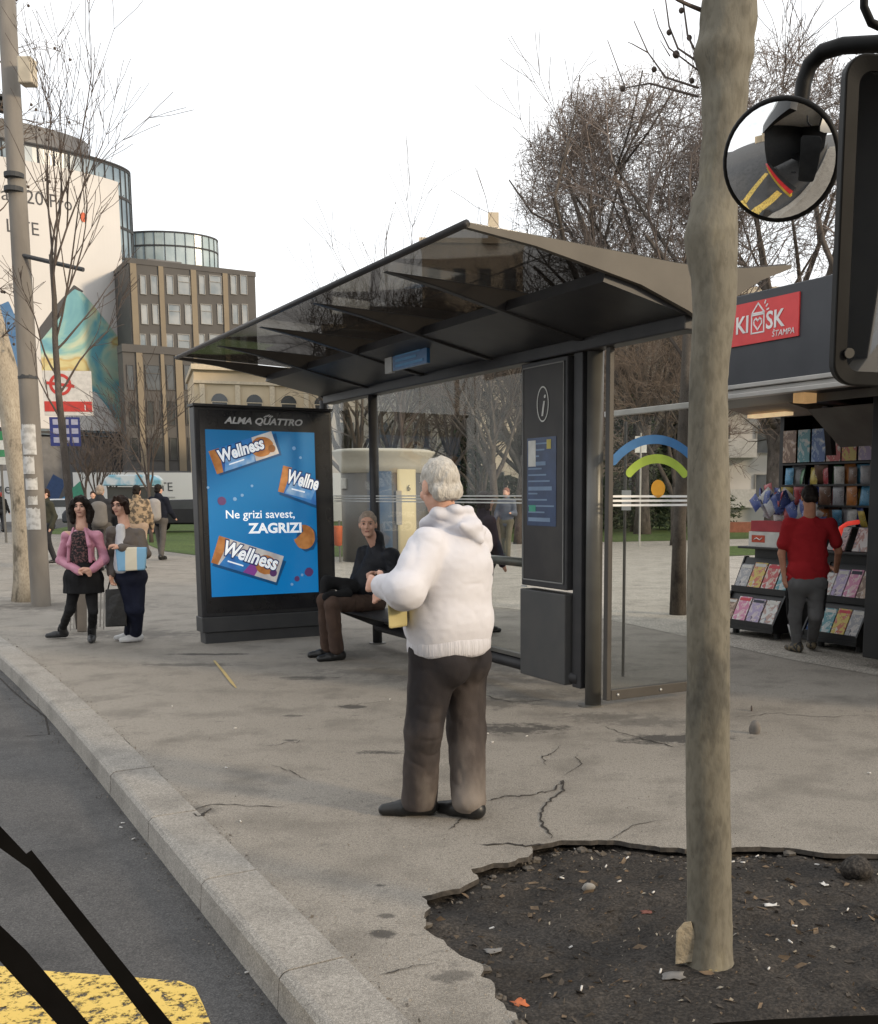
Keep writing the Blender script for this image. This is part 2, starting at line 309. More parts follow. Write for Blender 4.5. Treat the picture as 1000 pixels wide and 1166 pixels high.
        sdf(g['name'], pr + g['extra'], h, g['k'] * s, g['m'], root, base, g['noise'], [plane((0, 0, base.z + .035), (0, 0, -1))])
    if shoes:
        for q in 'LR':
            a = J['a' + q]; d = Vector((J['t' + q].x, J['t' + q].y, 0)).normalized() * (shoes[2] if len(shoes) > 2 else 1); z = a.z - .085 * s; w = Vector((-d.y, d.x, 0)); g = lambda x, y, zz: Vector((a.x, a.y, z)) + d * x * s + w * y * s + Vector((0, 0, zz * s))
            tilt = J.get('heel' + q, 0); pr = [cap(g(-.05, 0, .045 + tilt), g(.08, 0, .036), .043 * s, .04 * s), cap(g(.08, 0, .036), g(.175, 0, .028), .042 * s, .03 * s), cap(g(-.035, 0, .06 + tilt), a + (J['k' + q] - a).normalized() * (shoes[1] - .06) * s, .045 * s, .046 * s)]
            sdf('shoe', pr, min(h, .009), .02 * s, shoes[0], root, base, (), [plane((0, 0, z + .002), (0, 0, -1))])
    if hair:
        pr, cuts = hair_prims(hair[1], f, M, s * hs); sdf('hair', pr, min(h, .007), .015 * s, hair[0], root, base, ((.006, 45, 45, 25), (.004, 90, 90, 60)), cuts)
    return root, f, base
def hair_prims(style, f, M, s):
    o = f(0, 0, 0); F = f(0, 1, 0) - o; U = f(0, 0, 1) - o
    if style == 'short': return [ell(f(0, -.016, .036), np.array((.082, .1, .092)) * s, M), cap(f(-.03, -.07, -.03), f(.03, -.07, -.03), .042 * s)], [plane(f(0, .052, .035), F - U * .75), plane(f(0, 0, -.085), -U)]
    if style == 'crop': return [ell(f(0, -.014, .036), np.array((.079, .097, .088)) * s, M), cap(f(-.03, -.065, -.02), f(.03, -.065, -.02), .035 * s)], [plane(f(0, .05, .04), F - U * .8), plane(f(0, 0, -.06), -U)]
    if style == 'long':
        pr = [ell(f(0, -.016, .036), np.array((.09, .105, .096)) * s, M)]
        for sg in (-1, 1): pr += [cap(f(.03 * sg, .06, .098), f(.074 * sg, .045, .03), .022 * s, .026 * s), cap(f(.076 * sg, .02, .05), f(.098 * sg, -.005, -.06), .036 * s, .046 * s), cap(f(.098 * sg, -.005, -.06), f(.092 * sg, .02, -.165), .046 * s, .034 * s)]
        return pr + [cap(f(0, -.06, .0), f(0, -.06, -.16), .075 * s, .06 * s)], [lambda X, p=plane(f(0, .098, 0), F): p(X), lambda X, a=f(0, .13, -.03): .082 * s - np.sqrt((X[0] - a.x) ** 2 + (X[1] - a.y) ** 2 + ((X[2] - a.z) * .72) ** 2)]
    pr = [ell(f(0, -.016, .036), np.array((.086, .102, .092)) * s, M), cap(f(0, -.05, .0), f(0, -.045, -.085), .072 * s, .05 * s)]
    for sg in (-1, 1): pr += [cap(f(.02 * sg, .065, .098), f(.07 * sg, .05, .035), .018 * s, .022 * s), cap(f(.078 * sg, .01, .04), f(.086 * sg, -.01, -.075), .027 * s, .032 * s)]
    return pr, [lambda X, p=plane(f(0, .095, 0), F): p(X), lambda X, a=f(0, .13, -.03): .082 * s - np.sqrt((X[0] - a.x) ** 2 + (X[1] - a.y) ** 2 + ((X[2] - a.z) * .72) ** 2)]

# ------------------------------------------------------------------ trees
def seg_mesh(name, segs, n, m, parent=None, off=None):
    A = np.array([s[0] for s in segs]); B = np.array([s[1] for s in segs]); ra = np.array([s[2] for s in segs]); rb = np.array([s[3] for s in segs])
    d = B - A; d /= np.maximum(np.linalg.norm(d, axis=1, keepdims=True), 1e-9); ref = np.where(np.abs(d[:, 2:3]) < .9, [[0, 0, 1.0]], [[1.0, 0, 0]]); x = np.cross(d, ref); x /= np.linalg.norm(x, axis=1, keepdims=True); y = np.cross(d, x)
    V = np.zeros((len(A), 2 * n, 3)); q = []
    for k in range(n):
        c, s_ = math.cos(2 * math.pi * k / n), math.sin(2 * math.pi * k / n); o = x * c + y * s_; V[:, k] = A + o * ra[:, None]; V[:, n + k] = B + o * rb[:, None]; q.append([k, (k + 1) % n, n + (k + 1) % n, n + k])
    Q = (np.array(q)[None] + (np.arange(len(A)) * 2 * n)[:, None, None]).reshape(-1, 4); return np_mesh(name, V.reshape(-1, 3), Q, m, parent, True, off)
ENV = [None]
def grow(rng, out, p, d, ln, r, lev, maxlev, wob, trop, nseg, kids_, ang, ratio=.62, rmin=.004):
    r0 = r
    for i in range(nseg):
        d = d + rng.normal(0, wob, 3) + np.array([0, 0, trop]); d /= np.linalg.norm(d); q = p + d * ln / nseg
        if ENV[0] is not None and lev > 0 and np.sum(((q - ENV[0][0]) / ENV[0][1]) ** 2) > 1 + .12 * rng.normal(): return
        r1 = max(r0 * (1 - .62 * (i + 1) / nseg), rmin); out.append((p, q, r, r1, lev)); p, r = q, r1
        if lev < maxlev and (i >= 1 or lev > 0):
            for _ in range(rng.poisson(kids_) if i < nseg - 1 else rng.integers(2, 4)):
                a = rng.normal(0, 1, 3); a -= d * (a @ d); a /= np.linalg.norm(a); th = ang * (.7 + .6 * rng.random()); c = d * math.cos(th) + a * math.sin(th)
                grow(rng, out, p, c, ln * ratio * (.75 + .5 * rng.random()), max(r * .72, rmin), lev + 1, maxlev, wob, trop, max(3, nseg - 1), kids_, ang, ratio, rmin)
def bare_tree(name, label, pos, H, seed, bark, twig, group=None, trunk=.3, r=.22, maxlev=4, ang=.6, kids_=1.0, ln=.36, wob=.12, trop=.05, rmin=.008, lean=(0, 0), env=None):
    rng = np.random.default_rng(seed); root = thing(name, label, 'tree', pos, 0, group); tr, br = [], []; p = np.array([0, 0, -.1]); d = np.array([lean[0], lean[1], 1.0]); d /= np.linalg.norm(d)
    pts, rad = [p.copy()], [r * 1.35]
    for i in range(5):
        d = d + rng.normal(0, .03, 3); d /= np.linalg.norm(d); p = p + d * H * trunk / 5; pts.append(p.copy()); rad.append(r * (1 - .06 * i))
    ENV[0] = env
    for i in range(6 if env is None else 13):
        a = i * 2.4 + rng.random(); th = ang * (.35 + .7 * rng.random()) * (1 if env is None else 1.0 + .35 * (i % 3)) if i else .1; c = np.array([math.cos(a) * math.sin(th), math.sin(a) * math.sin(th), math.cos(th)])
        grow(rng, br, pts[-1 - (i % (2 if env is None else 3))], c, H * ln * (1 if env is None else 1.15) * (.8 + .4 * rng.random()), r * .62, 0, maxlev, wob, trop, 4, kids_, ang, .66, rmin)
    ENV[0] = None; sc = H / max(b[1][2] for b in br) if env is None else 1.0                    # scaled to the wanted height
    MB().tube([q * sc for q in pts], rad, 10).build('trunk', bark, root, True)
    br = [(a * sc, b * sc, u, v, l) for a, b, u, v, l in br]
    sys.stderr.write('%s %d\n' % (label, len(br))); seg_mesh('limbs', [b[:4] for b in br if b[4] <= 1], 6, bark, root); small = [b[:4] for b in br if b[4] > 1]
    if small: seg_mesh('twigs', small, 3, twig, root)
    return root

# ------------------------------------------------------------------ the ground
def ground_mat(name, base, dark, light, stains=(), stain_col=(.05, .045, .04), speck=260, bump=.25, rough=.85, big=.5):
    m, t, o = new_mat(name); b = nd(t, 'BsdfPrincipled', Roughness=rough); b.inputs['Specular IOR Level'].default_value = .25; t.links.new(b.outputs[0], o.inputs[0])
    tc = nd(t, 'TexCoord'); P0 = tc.outputs['Object']
    def noise(sc, det=5, lo=.35, hi=.65, vec=P0):
        n = nd(t, 'TexNoise', Scale=sc, Detail=det, Roughness=.6); t.links.new(vec, n.inputs[0]); r = nd(t, 'MapRange'); r.inputs[1].default_value = lo; r.inputs[2].default_value = hi; t.links.new(n.outputs[0], r.inputs[0]); return r.outputs[0]
    def mixc(fac, a, c):
        q = nd(t, 'MixRGB'); t.links.new(fac, q.inputs[0])
        for i, x in ((1, a), (2, c)):
            if isinstance(x, tuple): q.inputs[i].default_value = col(x)
            else: t.links.new(x, q.inputs[i])
        return q.outputs[0]
    c = mixc(noise(big), base, light); c = mixc(noise(2.3, 8, .48, .70), c, tuple(x * .70 for x in base)); c = mixc(noise(34, 5, .52, .75), c, tuple(x * .74 for x in base)); sp = noise(speck, 2, .42, .62); q = nd(t, 'MixRGB', blend_type='MULTIPLY'); q.inputs[0].default_value = .8
    g = nd(t, 'ValToRGB'); g.color_ramp.elements[0].color = (.5, .5, .5, 1); g.color_ramp.elements[1].color = (1.25, 1.22, 1.18, 1); t.links.new(sp, g.inputs[0]); t.links.new(c, q.inputs[1]); t.links.new(g.outputs[0], q.inputs[2]); c = q.outputs[0]
    c = mixc(noise(9, 6, .6, .78), c, dark); q2 = nd(t, 'MixRGB', blend_type='MULTIPLY'); q2.inputs[0].default_value = 1; g2 = nd(t, 'ValToRGB'); g2.color_ramp.elements[0].color = (.80, .79, .78, 1); g2.color_ramp.elements[1].color = (1.12, 1.12, 1.11, 1); t.links.new(noise(95, 3, .4, .6), g2.inputs[0]); t.links.new(c, q2.inputs[1]); t.links.new(g2.outputs[0], q2.inputs[2]); c = q2.outputs[0]
    if stains:
        vo = nd(t, 'TexVoronoi', Scale=2.4); t.links.new(P0, vo.inputs[0]); r = nd(t, 'MapRange'); r.inputs[1].default_value = .075; r.inputs[2].default_value = .05; r.inputs[3].default_value = 0; r.inputs[4].default_value = .45; t.links.new(vo.outputs['Distance'], r.inputs[0]); c = mixc(r.outputs[0], c, dark)
    if stains:
        nz = nd(t, 'TexNoise', Scale=7, Detail=8, Roughness=.75); t.links.new(P0, nz.inputs[0]); acc = None
        for (p, ax, rx, ry, st) in stains:
            mp = nd(t, 'Mapping', vector_type='TEXTURE'); mp.inputs['Location'].default_value = (p[0], p[1], 0); mp.inputs['Rotation'].default_value = (0, 0, ax); mp.inputs['Scale'].default_value = (rx, ry, 1); t.links.new(P0, mp.inputs[0])
            ln = nd(t, 'VectorMath', operation='LENGTH'); t.links.new(mp.outputs[0], ln.inputs[0]); a = nd(t, 'Math', operation='MULTIPLY_ADD'); a.inputs[1].default_value = 4.2; t.links.new(nz.outputs[0], a.inputs[0]); t.links.new(ln.outputs['Value'], a.inputs[2])
            r = nd(t, 'MapRange'); r.inputs[1].default_value = 3.25; r.inputs[2].default_value = 2.7; r.inputs[3].default_value = 0; r.inputs[4].default_value = st; t.links.new(a.outputs[0], r.inputs[0])
            if acc is None: acc = r.outputs[0]
            else:
                mm = nd(t, 'Math', operation='MAXIMUM'); t.links.new(acc, mm.inputs[0]); t.links.new(r.outputs[0], mm.inputs[1]); acc = mm.outputs[0]
        c = mixc(acc, c, stain_col)
    t.links.new(c, b.inputs['Base Color']); bp = nd(t, 'Bump', Strength=bump, Distance=.012); n3 = nd(t, 'TexNoise', Scale=speck * .6, Detail=3); t.links.new(P0, n3.inputs[0]); t.links.new(n3.outputs[0], bp.inputs['Height']); t.links.new(bp.outputs[0], b.inputs['Normal'])
    return m
def S4(x, y, rx, ry, st=.85, ax=0.0): g = G(x, y); return ((g.x, g.y), ax, rx, ry, st)
STAINS = [S4(585, 830, .34, .16), S4(545, 800, .45, .22, .6), S4(560, 775, .5, .25, .45), S4(610, 790, .4, .2, .4), S4(770, 842, .36, .15, .9), S4(735, 822, .4, .14, .5), S4(690, 815, .35, .12, .5), S4(432, 857, .12, .06), S4(398, 805, .13, .07), S4(352, 772, .22, .1, .7), S4(235, 745, .4, .07, .9),
          S4(215, 757, .5, .1, .55), S4(435, 1063, .06, .035), S4(440, 1043, .03, .02, .7), S4(432, 1008, .03, .02), S4(225, 922, .12, .08, .5), S4(330, 815, .08, .04, .7), S4(330, 843, .05, .03), S4(508, 1112, .07, .045, .6), S4(500, 770, .6, .35, .35), S4(640, 760, .8, .4, .3), S4(440, 765, .6, .2, .4), S4(395, 745, .5, .3, .35), S4(150, 722, .75, .35, .55), S4(80, 690, 1.3, .6, .5)]
asphalt = ground_mat('pavement asphalt', (.285, .262, .230), (.15, .138, .122), (.335, .31, .275), STAINS, (.050, .046, .042))
roadm = ground_mat('road asphalt', (.082, .081, .082), (.045, .044, .045), (.10, .098, .098), speck=180, rough=.7)
plazam = ground_mat('plaza paving', (.40, .375, .335), (.30, .28, .25), (.46, .43, .385), speck=60, bump=.1)
kerbm = ground_mat('kerb stone', (.33, .312, .285), (.22, .205, .185), (.375, .355, .325), speck=300, bump=.2, big=1.5)
soilm = ground_mat('soil', (.038, .034, .031), (.022, .020, .018), (.062, .055, .049), speck=90, bump=.6, big=2.5, rough=.95)
g_ = 3000.0
poly = [(-g_, -g_, -.13), (g_, -g_, -.13), (g_, g_, -.13), (-g_, g_, -.13)]
struct(poly_sheet('ground', poly, [], roadm))
def kerb_t(s, off=0.0): return -3.22 + off - (.0050 * max(s - 0.5, 0) ** 2 if s < 8 else .28125 + .075 * (s - 8))
SS = [-16, -12, -9] + [x * .5 for x in range(-14, 18)] + [10, 12, 15, 20, 30, 45]
inner = [L(kerb_t(s), s) for s in SS]
# kerb stones laid end to end, with a rounded edge and a thin joint
kb = MB(); s = -14.2
while s < 40:
    e = s + (1.0 if s < 12 else 3.0); g = .0045
    pr = [(0, -.2), (0, 0), (-.195, 0), (-.215, -.006), (-.23, -.022), (-.245, -.2)]
    a = [L(kerb_t(s + g, d), s + g, z + .004) for d, z in pr]; b = [L(kerb_t(e - g, d), e - g, z + .004) for d, z in pr]; n = len(pr); j = RNG.normal(0, .0012, 3)
    kb.add([p + Vector(j) for p in a + b], [tuple(range(n)), tuple(range(n, 2 * n))[::-1]] + [(i, (i + 1) % n, n + (i + 1) % n, n + i) for i in range(n)]); s = e
struct(kb.build('kerb', kerbm))
# the broken edge of the tree pit
PIT = [(1010, 973), (960, 972), (905, 966), (850, 964), (815, 968), (770, 966), (735, 962), (700, 957), (665, 957), (640, 956), (628, 960), (604, 963), (606, 972), (590, 980), (556, 985), (538, 990), (545, 1000), (524, 1012), (483, 1021), (488, 1038), (484, 1058), (503, 1071), (520, 1086), (545, 1097), (553, 1112), (565, 1120), (563, 1136), (578, 1148), (590, 1170), (600, 1200)]
pit = [G(x, y) for x, y in PIT]; fine = []
for a, b in zip(pit, pit[1:]):
    n = max(2, int((b - a).length / .035))
    for i in range(n):
        p = a.lerp(b, i / n); q = RNG.normal(0, .007, 2) + .012 * np.array([noise3(np.array(p.x * 9), np.array(p.y * 9), np.array(.5)), noise3(np.array(p.x * 9), np.array(p.y * 9), np.array(5.5))]); fine.append(Vector((p.x + q[0], p.y + q[1], 0)))
fine += [Vector((pit[-1].x + .15, pit[-1].y - .35, 0)), L(-1.4, -5.6), L(-.3, -5.6), L(.7, -4.2), Vector((pit[0].x + .6, pit[0].y - .2, 0))]
pav = inner + [L(60, 45), L(60, -16)]
pv = struct(poly_sheet('pavement', pav, [fine], asphalt, skirt=.022)); pv.data.materials.append(mat('broken asphalt in shade', (.035, .031, .027), (.075, .066, .057), 40, .95))  # cut edge of the asphalt, its colour darkened further for the shaded undercut
for f_ in pv.data.polygons:
    if abs(f_.normal.z) < .5: f_.material_index = 1
far_pl = [L(3.4, 4.5, .004), L(3.18, 2.66, .004), L(2.95, .8, .004), L(2.9, -3, .004), L(58, -14, .004), L(58, 43, .004), L(8, 43, .004), L(2.4, 15, .004), L(2.6, 8, .004)]
struct(poly_sheet('plaza_paving', far_pl, [], plazam))
# soil in the pit
xs = [p.x for p in fine]; ys = [p.y for p in fine]; x0, x1, y0, y1 = min(xs) - .1, max(xs) + .1, min(ys) - .1, max(ys) + .1; hh = .018
X, Y = np.meshgrid(np.arange(x0, x1, hh), np.arange(y0, y1, hh), indexing='ij'); Z = -.040 + .020 * np.clip((4.1 - Y) / 1.0, 0, 1) + .018 * noise3(X * 2.2, Y * 2.2, X * 0) + .016 * noise3(X * 6, Y * 6, X * 0 + 3) + .008 * noise3(X * 17, Y * 17, X * 0 + 5) + .004 * noise3(X * 40, Y * 40, X * 0 + 9)
tb = G(808, 1090); Z += .06 * np.exp(-((X - tb.x) ** 2 + (Y - tb.y) ** 2) / .05); i, j = np.meshgrid(np.arange(X.shape[0] - 1), np.arange(X.shape[1] - 1), indexing='ij'); w = X.shape[1]; q = (i * w + j).ravel()
struct(np_mesh('soil', np.stack([X.ravel(), Y.ravel(), np.minimum(Z, -.006).ravel()], 1), np.stack([q, q + w, q + w + 1, q + 1], 1), soilm))
def soil_z(x, y):
    f_ = lambda a, k, o: noise3(np.array(x * k), np.array(y * k), np.array(o)); z = -.040 + .020 * min(max((4.1 - y) / 1.0, 0), 1) + .018 * f_(0, 2.2, 0.) + .016 * f_(0, 6, 3.) + .008 * f_(0, 17, 5.) + .06 * math.exp(-((x - tb.x) ** 2 + (y - tb.y) ** 2) / .05); return min(float(z), -.006)
def inside(p, lp):
    c = False
    for a, b in zip(lp, lp[1:] + lp[:1]):
        if (a.y > p.y) != (b.y > p.y) and p.x < (b.x - a.x) * (p.y - a.y) / (b.y - a.y) + a.x: c = not c
    return c
# cracks in the asphalt: thin dark gaps
cm = mat('crack', (.035, .03, .026), rough=1); ck = MB()
for pts, w in (([(553, 912), (575, 907), (605, 905), (630, 899), (642, 888), (640, 902), (625, 912), (616, 925), (618, 940), (633, 956)], .012), ([(545, 962), (580, 961), (600, 963), (625, 962)], .016), ([(512, 945), (520, 938), (530, 930)], .01), ([(640, 848), (628, 858), (618, 862), (622, 872)], .008), ([(690, 828), (715, 836), (750, 846), (780, 853)], .012),
               ([(836, 816), (880, 812), (940, 816), (1005, 814)], .008), ([(215, 925), (240, 915), (280, 918), (330, 917)], .008), ([(240, 920), (228, 930), (218, 926)], .014), ([(140, 840), (150, 852), (152, 862)], .014), ([(430, 1112), (470, 1100), (500, 1096)], .006),
               ([(380, 803), (420, 800), (450, 798)], .008), ([(310, 870), (335, 880), (350, 890)], .006), ([(640, 885), (660, 870), (655, 855)], .005), ([(690, 958), (720, 940), (770, 930)], .005), ([(545, 790), (580, 800), (640, 795)], .01), ([(300, 850), (330, 846), (350, 842)], .006)):
    fp = []
    for a, b in zip(pts, pts[1:]):
        for i in range(6):
            x, y = a[0] + (b[0] - a[0]) * i / 6, a[1] + (b[1] - a[1]) * i / 6; fp.append(G(x + RNG.normal(0, 1.3), y + RNG.normal(0, .7), .0035))
    ck.ribbon(fp, [w * (.35 + RNG.random()) * min(1, i / 3 + .2, (len(fp) - i) / 3) for i in range(len(fp))])
struct(ck.build('pavement_crack', cm))
# patch seam and mark on the road, worn yellow marking
m, t, o = new_mat('worn yellow paint'); b = nd(t, 'BsdfPrincipled', Roughness=.7); tr = nd(t, 'BsdfTransparent'); tc = nd(t, 'TexCoord'); n = nd(t, 'TexNoise', Scale=28, Detail=8, Roughness=.7); t.links.new(tc.outputs['Object'], n.inputs[0])
r = nd(t, 'ValToRGB'); r.color_ramp.elements[0].position = .40; r.color_ramp.elements[1].position = .50; t.links.new(n.outputs[0], r.inputs[0]); n2 = nd(t, 'TexNoise', Scale=3, Detail=3); t.links.new(tc.outputs['Object'], n2.inputs[0]); r2 = nd(t, 'ValToRGB'); r2.color_ramp.elements[0].color = (.60, .40, .07, 1); r2.color_ramp.elements[1].color = (.72, .52, .14, 1); t.links.new(n2.outputs[0], r2.inputs[0])
t.links.new(r2.outputs[0], b.inputs['Base Color']); ms = nd(t, 'MixShader'); t.links.new(r.outputs[0], ms.inputs[0]); t.links.new(tr.outputs[0], ms.inputs[1]); t.links.new(b.outputs[0], ms.inputs[2]); t.links.new(ms.outputs[0], o.inputs[0]); YEL = m
mk = [G(x, y, -.126) for x, y in ((-160, 1090), (0, 1100), (60, 1106), (130, 1111), (205, 1117), (222, 1124), (232, 1145), (244, 1175), (150, 1230), (-160, 1230))]
struct(poly_sheet('road_marking', mk, [], YEL)); struct(MB().ribbon([L(-3.75, -3.3, -.126), L(-4.3, -5.4, -.126)], .35).build('road_marking', YEL)); struct(MB().ribbon([L(-4.5, -3.0, -.126), L(-6.2, -5.4, -.126)], .35).build('road_marking', YEL))
ds = MB().ribbon([G(x, y, -.1265) for x, y in ((0, 772), (12, 784), (30, 800), (52, 816), (56, 836), (30, 838))], .014)
struct(ds.build('road_crack', cm))
# lawns and the far road
lawn = ground_mat('grass', (.075, .118, .028), (.045, .07, .018), (.10, .15, .036), speck=14, bump=.8, big=.25, rough=.95)
struct(poly_sheet('grass', [P(x, 565, 1) * 0 + G(x, y, .012) for x, y in ((395, 617), (520, 617), (700, 617), (790, 615), (900, 612), (1030, 608), (1030, 590), (395, 590))], [], lawn), 'stuff')
struct(poly_sheet('grass', [G(x, y, .016) for x, y in ((800, 634), (1010, 626), (1010, 618), (860, 621), (800, 623))], [], lawn), 'stuff')
struct(poly_sheet('grass', [G(x, y, .012) for x, y in ((40, 607), (150, 612), (185, 627), (224, 632), (400, 634), (400, 590), (210, 591), (120, 591))], [], lawn), 'stuff')
struct(poly_sheet('far_road', [G(x, y, .01) for x, y in ((-400, 588), (420, 588), (420, 578), (-400, 578))], [], plazam))

# ------------------------------------------------------------------ bus shelter (children in street coordinates t, s, z)
dmet = mat('dark metal', (.024, .024, .026), (.034, .033, .034), 6, .45, metal=.0, spec=.3, bump=.02)
gmet = mat('grey metal', (.115, .11, .10), (.14, .135, .122), 5, .35, metal=.25)
tanm = mat('sun tinted metal', (.075, .066, .054), (.095, .084, .069), 4, .55, spec=.3)
lmet = mat('pale metal', (.42, .42, .41), (.5, .5, .48), 5, .4, metal=.6)
white = mat('white print', (.78, .78, .76), rough=.5); offw = mat('line print', (.62, .62, .58), rough=.5)
paneg = glass('shelter glass', (.93, .94, .93), .007, dirt=.006); roofg = glass('tinted roof glass', (.33, .32, .31), .03, .06, .05)
sh = street_thing('bus_shelter', 'dark metal and glass bus shelter with a winged tinted roof on the pavement', 'bus shelter')
SN, SF = -1.2, 5.3
TOP = [(-1.66, 3.035), (-.9, 3.01), (-.2, 2.985), (.1, 2.985), (.4, 3.02), (.76, 3.08)]
BOT = [(.76, 3.055), (.5, 2.955), (.33, 2.86), (.12, 2.72), (-.03, 2.675), (-.1, 2.71), (-.475, 2.83), (-.85, 2.90), (-1.22, 2.965), (-1.66, 3.01)]
fn = lambda a, b, w: (a, w, b)
for s in (SN, SF):                                       # end fascias, the near one tinted tan for the low sun
    MB().prism(TOP + BOT, fn, s - .02, s + .02).build('end_fascia', tanm if s < 0 else dmet, sh)
RB = [(-1.6, 3.0), (-1.22, 2.935), (-.85, 2.85), (-.475, 2.76), (-.1, 2.68), (.12, 2.69), (.33, 2.84), (.7, 3.03), (.4, 2.99), (.1, 2.955), (-.2, 2.955), (-.9, 2.98)]
for s in (.02, 1.33, 2.64, 3.97): MB().prism(RB, fn, s - .035, s + .035).build('rib', dmet, sh, bevel=.008)
rg = MB(); top_ = [(-1.64, 3.04)] + [(a, z + .005) for a, z in TOP[1:-1]] + [(.75, 3.083)]
for (a, z), (a2, z2) in zip(top_, top_[1:]): rg.hexa([(a, SN + .02, z), (a2, SN + .02, z2), (a2, SF - .02, z2), (a, SF - .02, z), (a, SN + .02, z + .01), (a2, SN + .02, z2 + .01), (a2, SF - .02, z2 + .01), (a, SF - .02, z + .01)])
rg.build('roof_glass', roofg, sh)
MB().tube([(-1.66, SN - .02, 3.03), (-1.66, SF + .02, 3.03)], .022, 8).build('front_edge', dmet, sh, True)
MB().prism([(-.72, 2.83), (-.1, 2.70), (.10, 2.70), (.30, 2.86), (.16, 2.90), (-.2, 2.90), (-.7, 2.9)], fn, SN + .03, SF - .03).build('soffit', dmet, sh)
MB().box((-.07, SN + .06, 2.61), (.07, SF - .06, 2.725)).build('beam', dmet, sh, bevel=.01)
for i, s in enumerate((0, 4.0, 5.42)):
    p = MB().tube([(.03 if s == 0 else 0, s - .03, -.02), (.03 if s == 0 else 0, s - .03, 2.66)], .062 if s == 0 else .05, 20); p.build('post', gmet if s == 0 else dmet, sh, True)
    if s == 0: MB().box((-.035, .045, .12), (.035, .16, 2.63)).build('post_frame', dmet, sh, bevel=.006)
    MB().tube([(0, s - .03, 0), (0, s - .03, .012)], .09, 16).build('foot_plate', gmet, sh)
for a, b in ((.87, 1.74), (1.75, 2.84), (2.85, 3.94)): MB().box((-.004, a, .24), (.004, b - .004, 2.62)).build('glass_pane', paneg, sh)
MB().box((-.006, 4.05, .24), (.006, 5.36, 2.62)).build('glass_pane', paneg, sh)
MB().tube([(0, .1, .185), (0, 3.95, .185)], .05, 12).build('bottom_rail', dmet, sh, True)
MB().box((-.03, .86, .24), (.03, 3.95, .275)).build('glass_channel', gmet, sh, bevel=.004)
st_ = MB()
for k in range(3): st_.box((-.0085, .87, 1.51 + .028 * k), (-.0065, 3.94, 1.522 + .028 * k)); st_.box((-.0085, 4.05, 1.51 + .028 * k), (-.0065, 5.36, 1.522 + .028 * k))
st_.build('glass_stripes', offw, sh)
# information case: framed upper display, lower cabinet
MB().box((-.07, .19, .86), (.05, .85, 2.6)).build('display_case', dmet, sh, bevel=.008)
MB().box((-.074, .235, .92), (-.072, .81, 2.55)).build('display_backing', mat('case backing', (.030, .027, .026), (.045, .041, .037), 4, .5, spec=.3), sh)
MB().box((-.085, .19, .13), (.06, .85, .83)).build('cabinet', mat('cabinet grey', (.052, .052, .052), (.062, .06, .058), 5, .5), sh, bevel=.008)
fr_ = MB(); [fr_.box((-.079, a, z), (-.076, b, y)) for a, b, z, y in ((.225, .82, .905, .915), (.225, .82, 2.555, 2.565), (.225, .235, .905, 2.565), (.81, .82, .905, 2.565))]; fr_.build('case_line', mat('case line', (.22, .22, .21)), sh)
MB().box((-.0785, .84, .845), (-.0745, .76, .86)).build('latch', lmet, sh)
LM = lambda t, s, z: FR((t, s, z), (0, -1, 0), (0, 0, 1))    # faces the kerb: text runs towards the near end
ps = MB().box((-.077, .33, 1.34), (-.074, .75, 2.02)).build('timetable', mat('timetable blue', (.028, .055, .13), (.018, .035, .085), 9, .35), sh)
tl = MB()
for k in range(13):
    z = 1.98 - k * .048; w = .12 + .26 * RNG.random(); tl.box((-.0785, .73, z), (-.0775, .73 - w, z - (.030 if k in (3, 7, 12) else .012)))
tl.build('timetable_lines', mat('timetable print', (.20, .28, .40)), ps); MB().box((-.0795, .62, 1.80), (-.0778, .73, 2.0)).build('notice', offw, ps); MB().box((-.0795, .40, 1.93), (-.0778, .46, 2.0)).build('sticker', mat('sticker yellow', (.5, .42, .12)), ps)
MB().box((-.0795, .62, 1.45), (-.0778, .72, 1.50)).build('sticker', mat('sticker green', (.08, .35, .25)), ps)
rn = MB(); n = 40
for k in range(n):
    a, b = 2 * math.pi * k / n, 2 * math.pi * (k + 1) / n; q = lambda r, x: (-.078, .52 - r[0] * math.cos(x), 2.27 + r[1] * math.sin(x)); rn.add([q((.085, .135), a), q((.085, .135), b), q((.074, .124), b), q((.074, .124), a)], [(0, 1, 2, 3)])
rn.build('info_ring', offw, sh); text('info_letter', 'i', .25, offw, sh, LM(-.077, .555, 2.18), shear=.25)
# side wind screen near end
ss = -.25; MB().box((.02, ss - .006, .15), (.94, ss + .006, 2.76)).build('side_glass', paneg, sh)
fb = MB(); fb.box((-.02, ss - .025, .08), (.02, ss + .025, 2.80)); fb.box((.94, ss - .025, .08), (.98, ss + .025, 2.80)); fb.box((.02, ss - .024, 2.76), (.94, ss + .024, 2.80)); fb.box((.02, ss - .028, .08), (.94, ss + .028, .155)); fb.box((-.035, ss - .04, 2.80), (.99, ss + .04, 2.815))
fb.build('side_frame', mat('frame brown', (.048, .043, .038), (.06, .054, .047), 5, .45, spec=.3), sh, bevel=.004)
for x in (.08, .48, .88): MB().tube([(x, ss - .03, .118), (x, ss - .034, .118)], .012, 8).build('bolt', lmet, sh, True)
for k in range(3): MB().box((.03, ss - .0095, 1.497 + .032 * k), (.93, ss - .0075, 1.513 + .032 * k)).build('glass_stripe', white, sh)
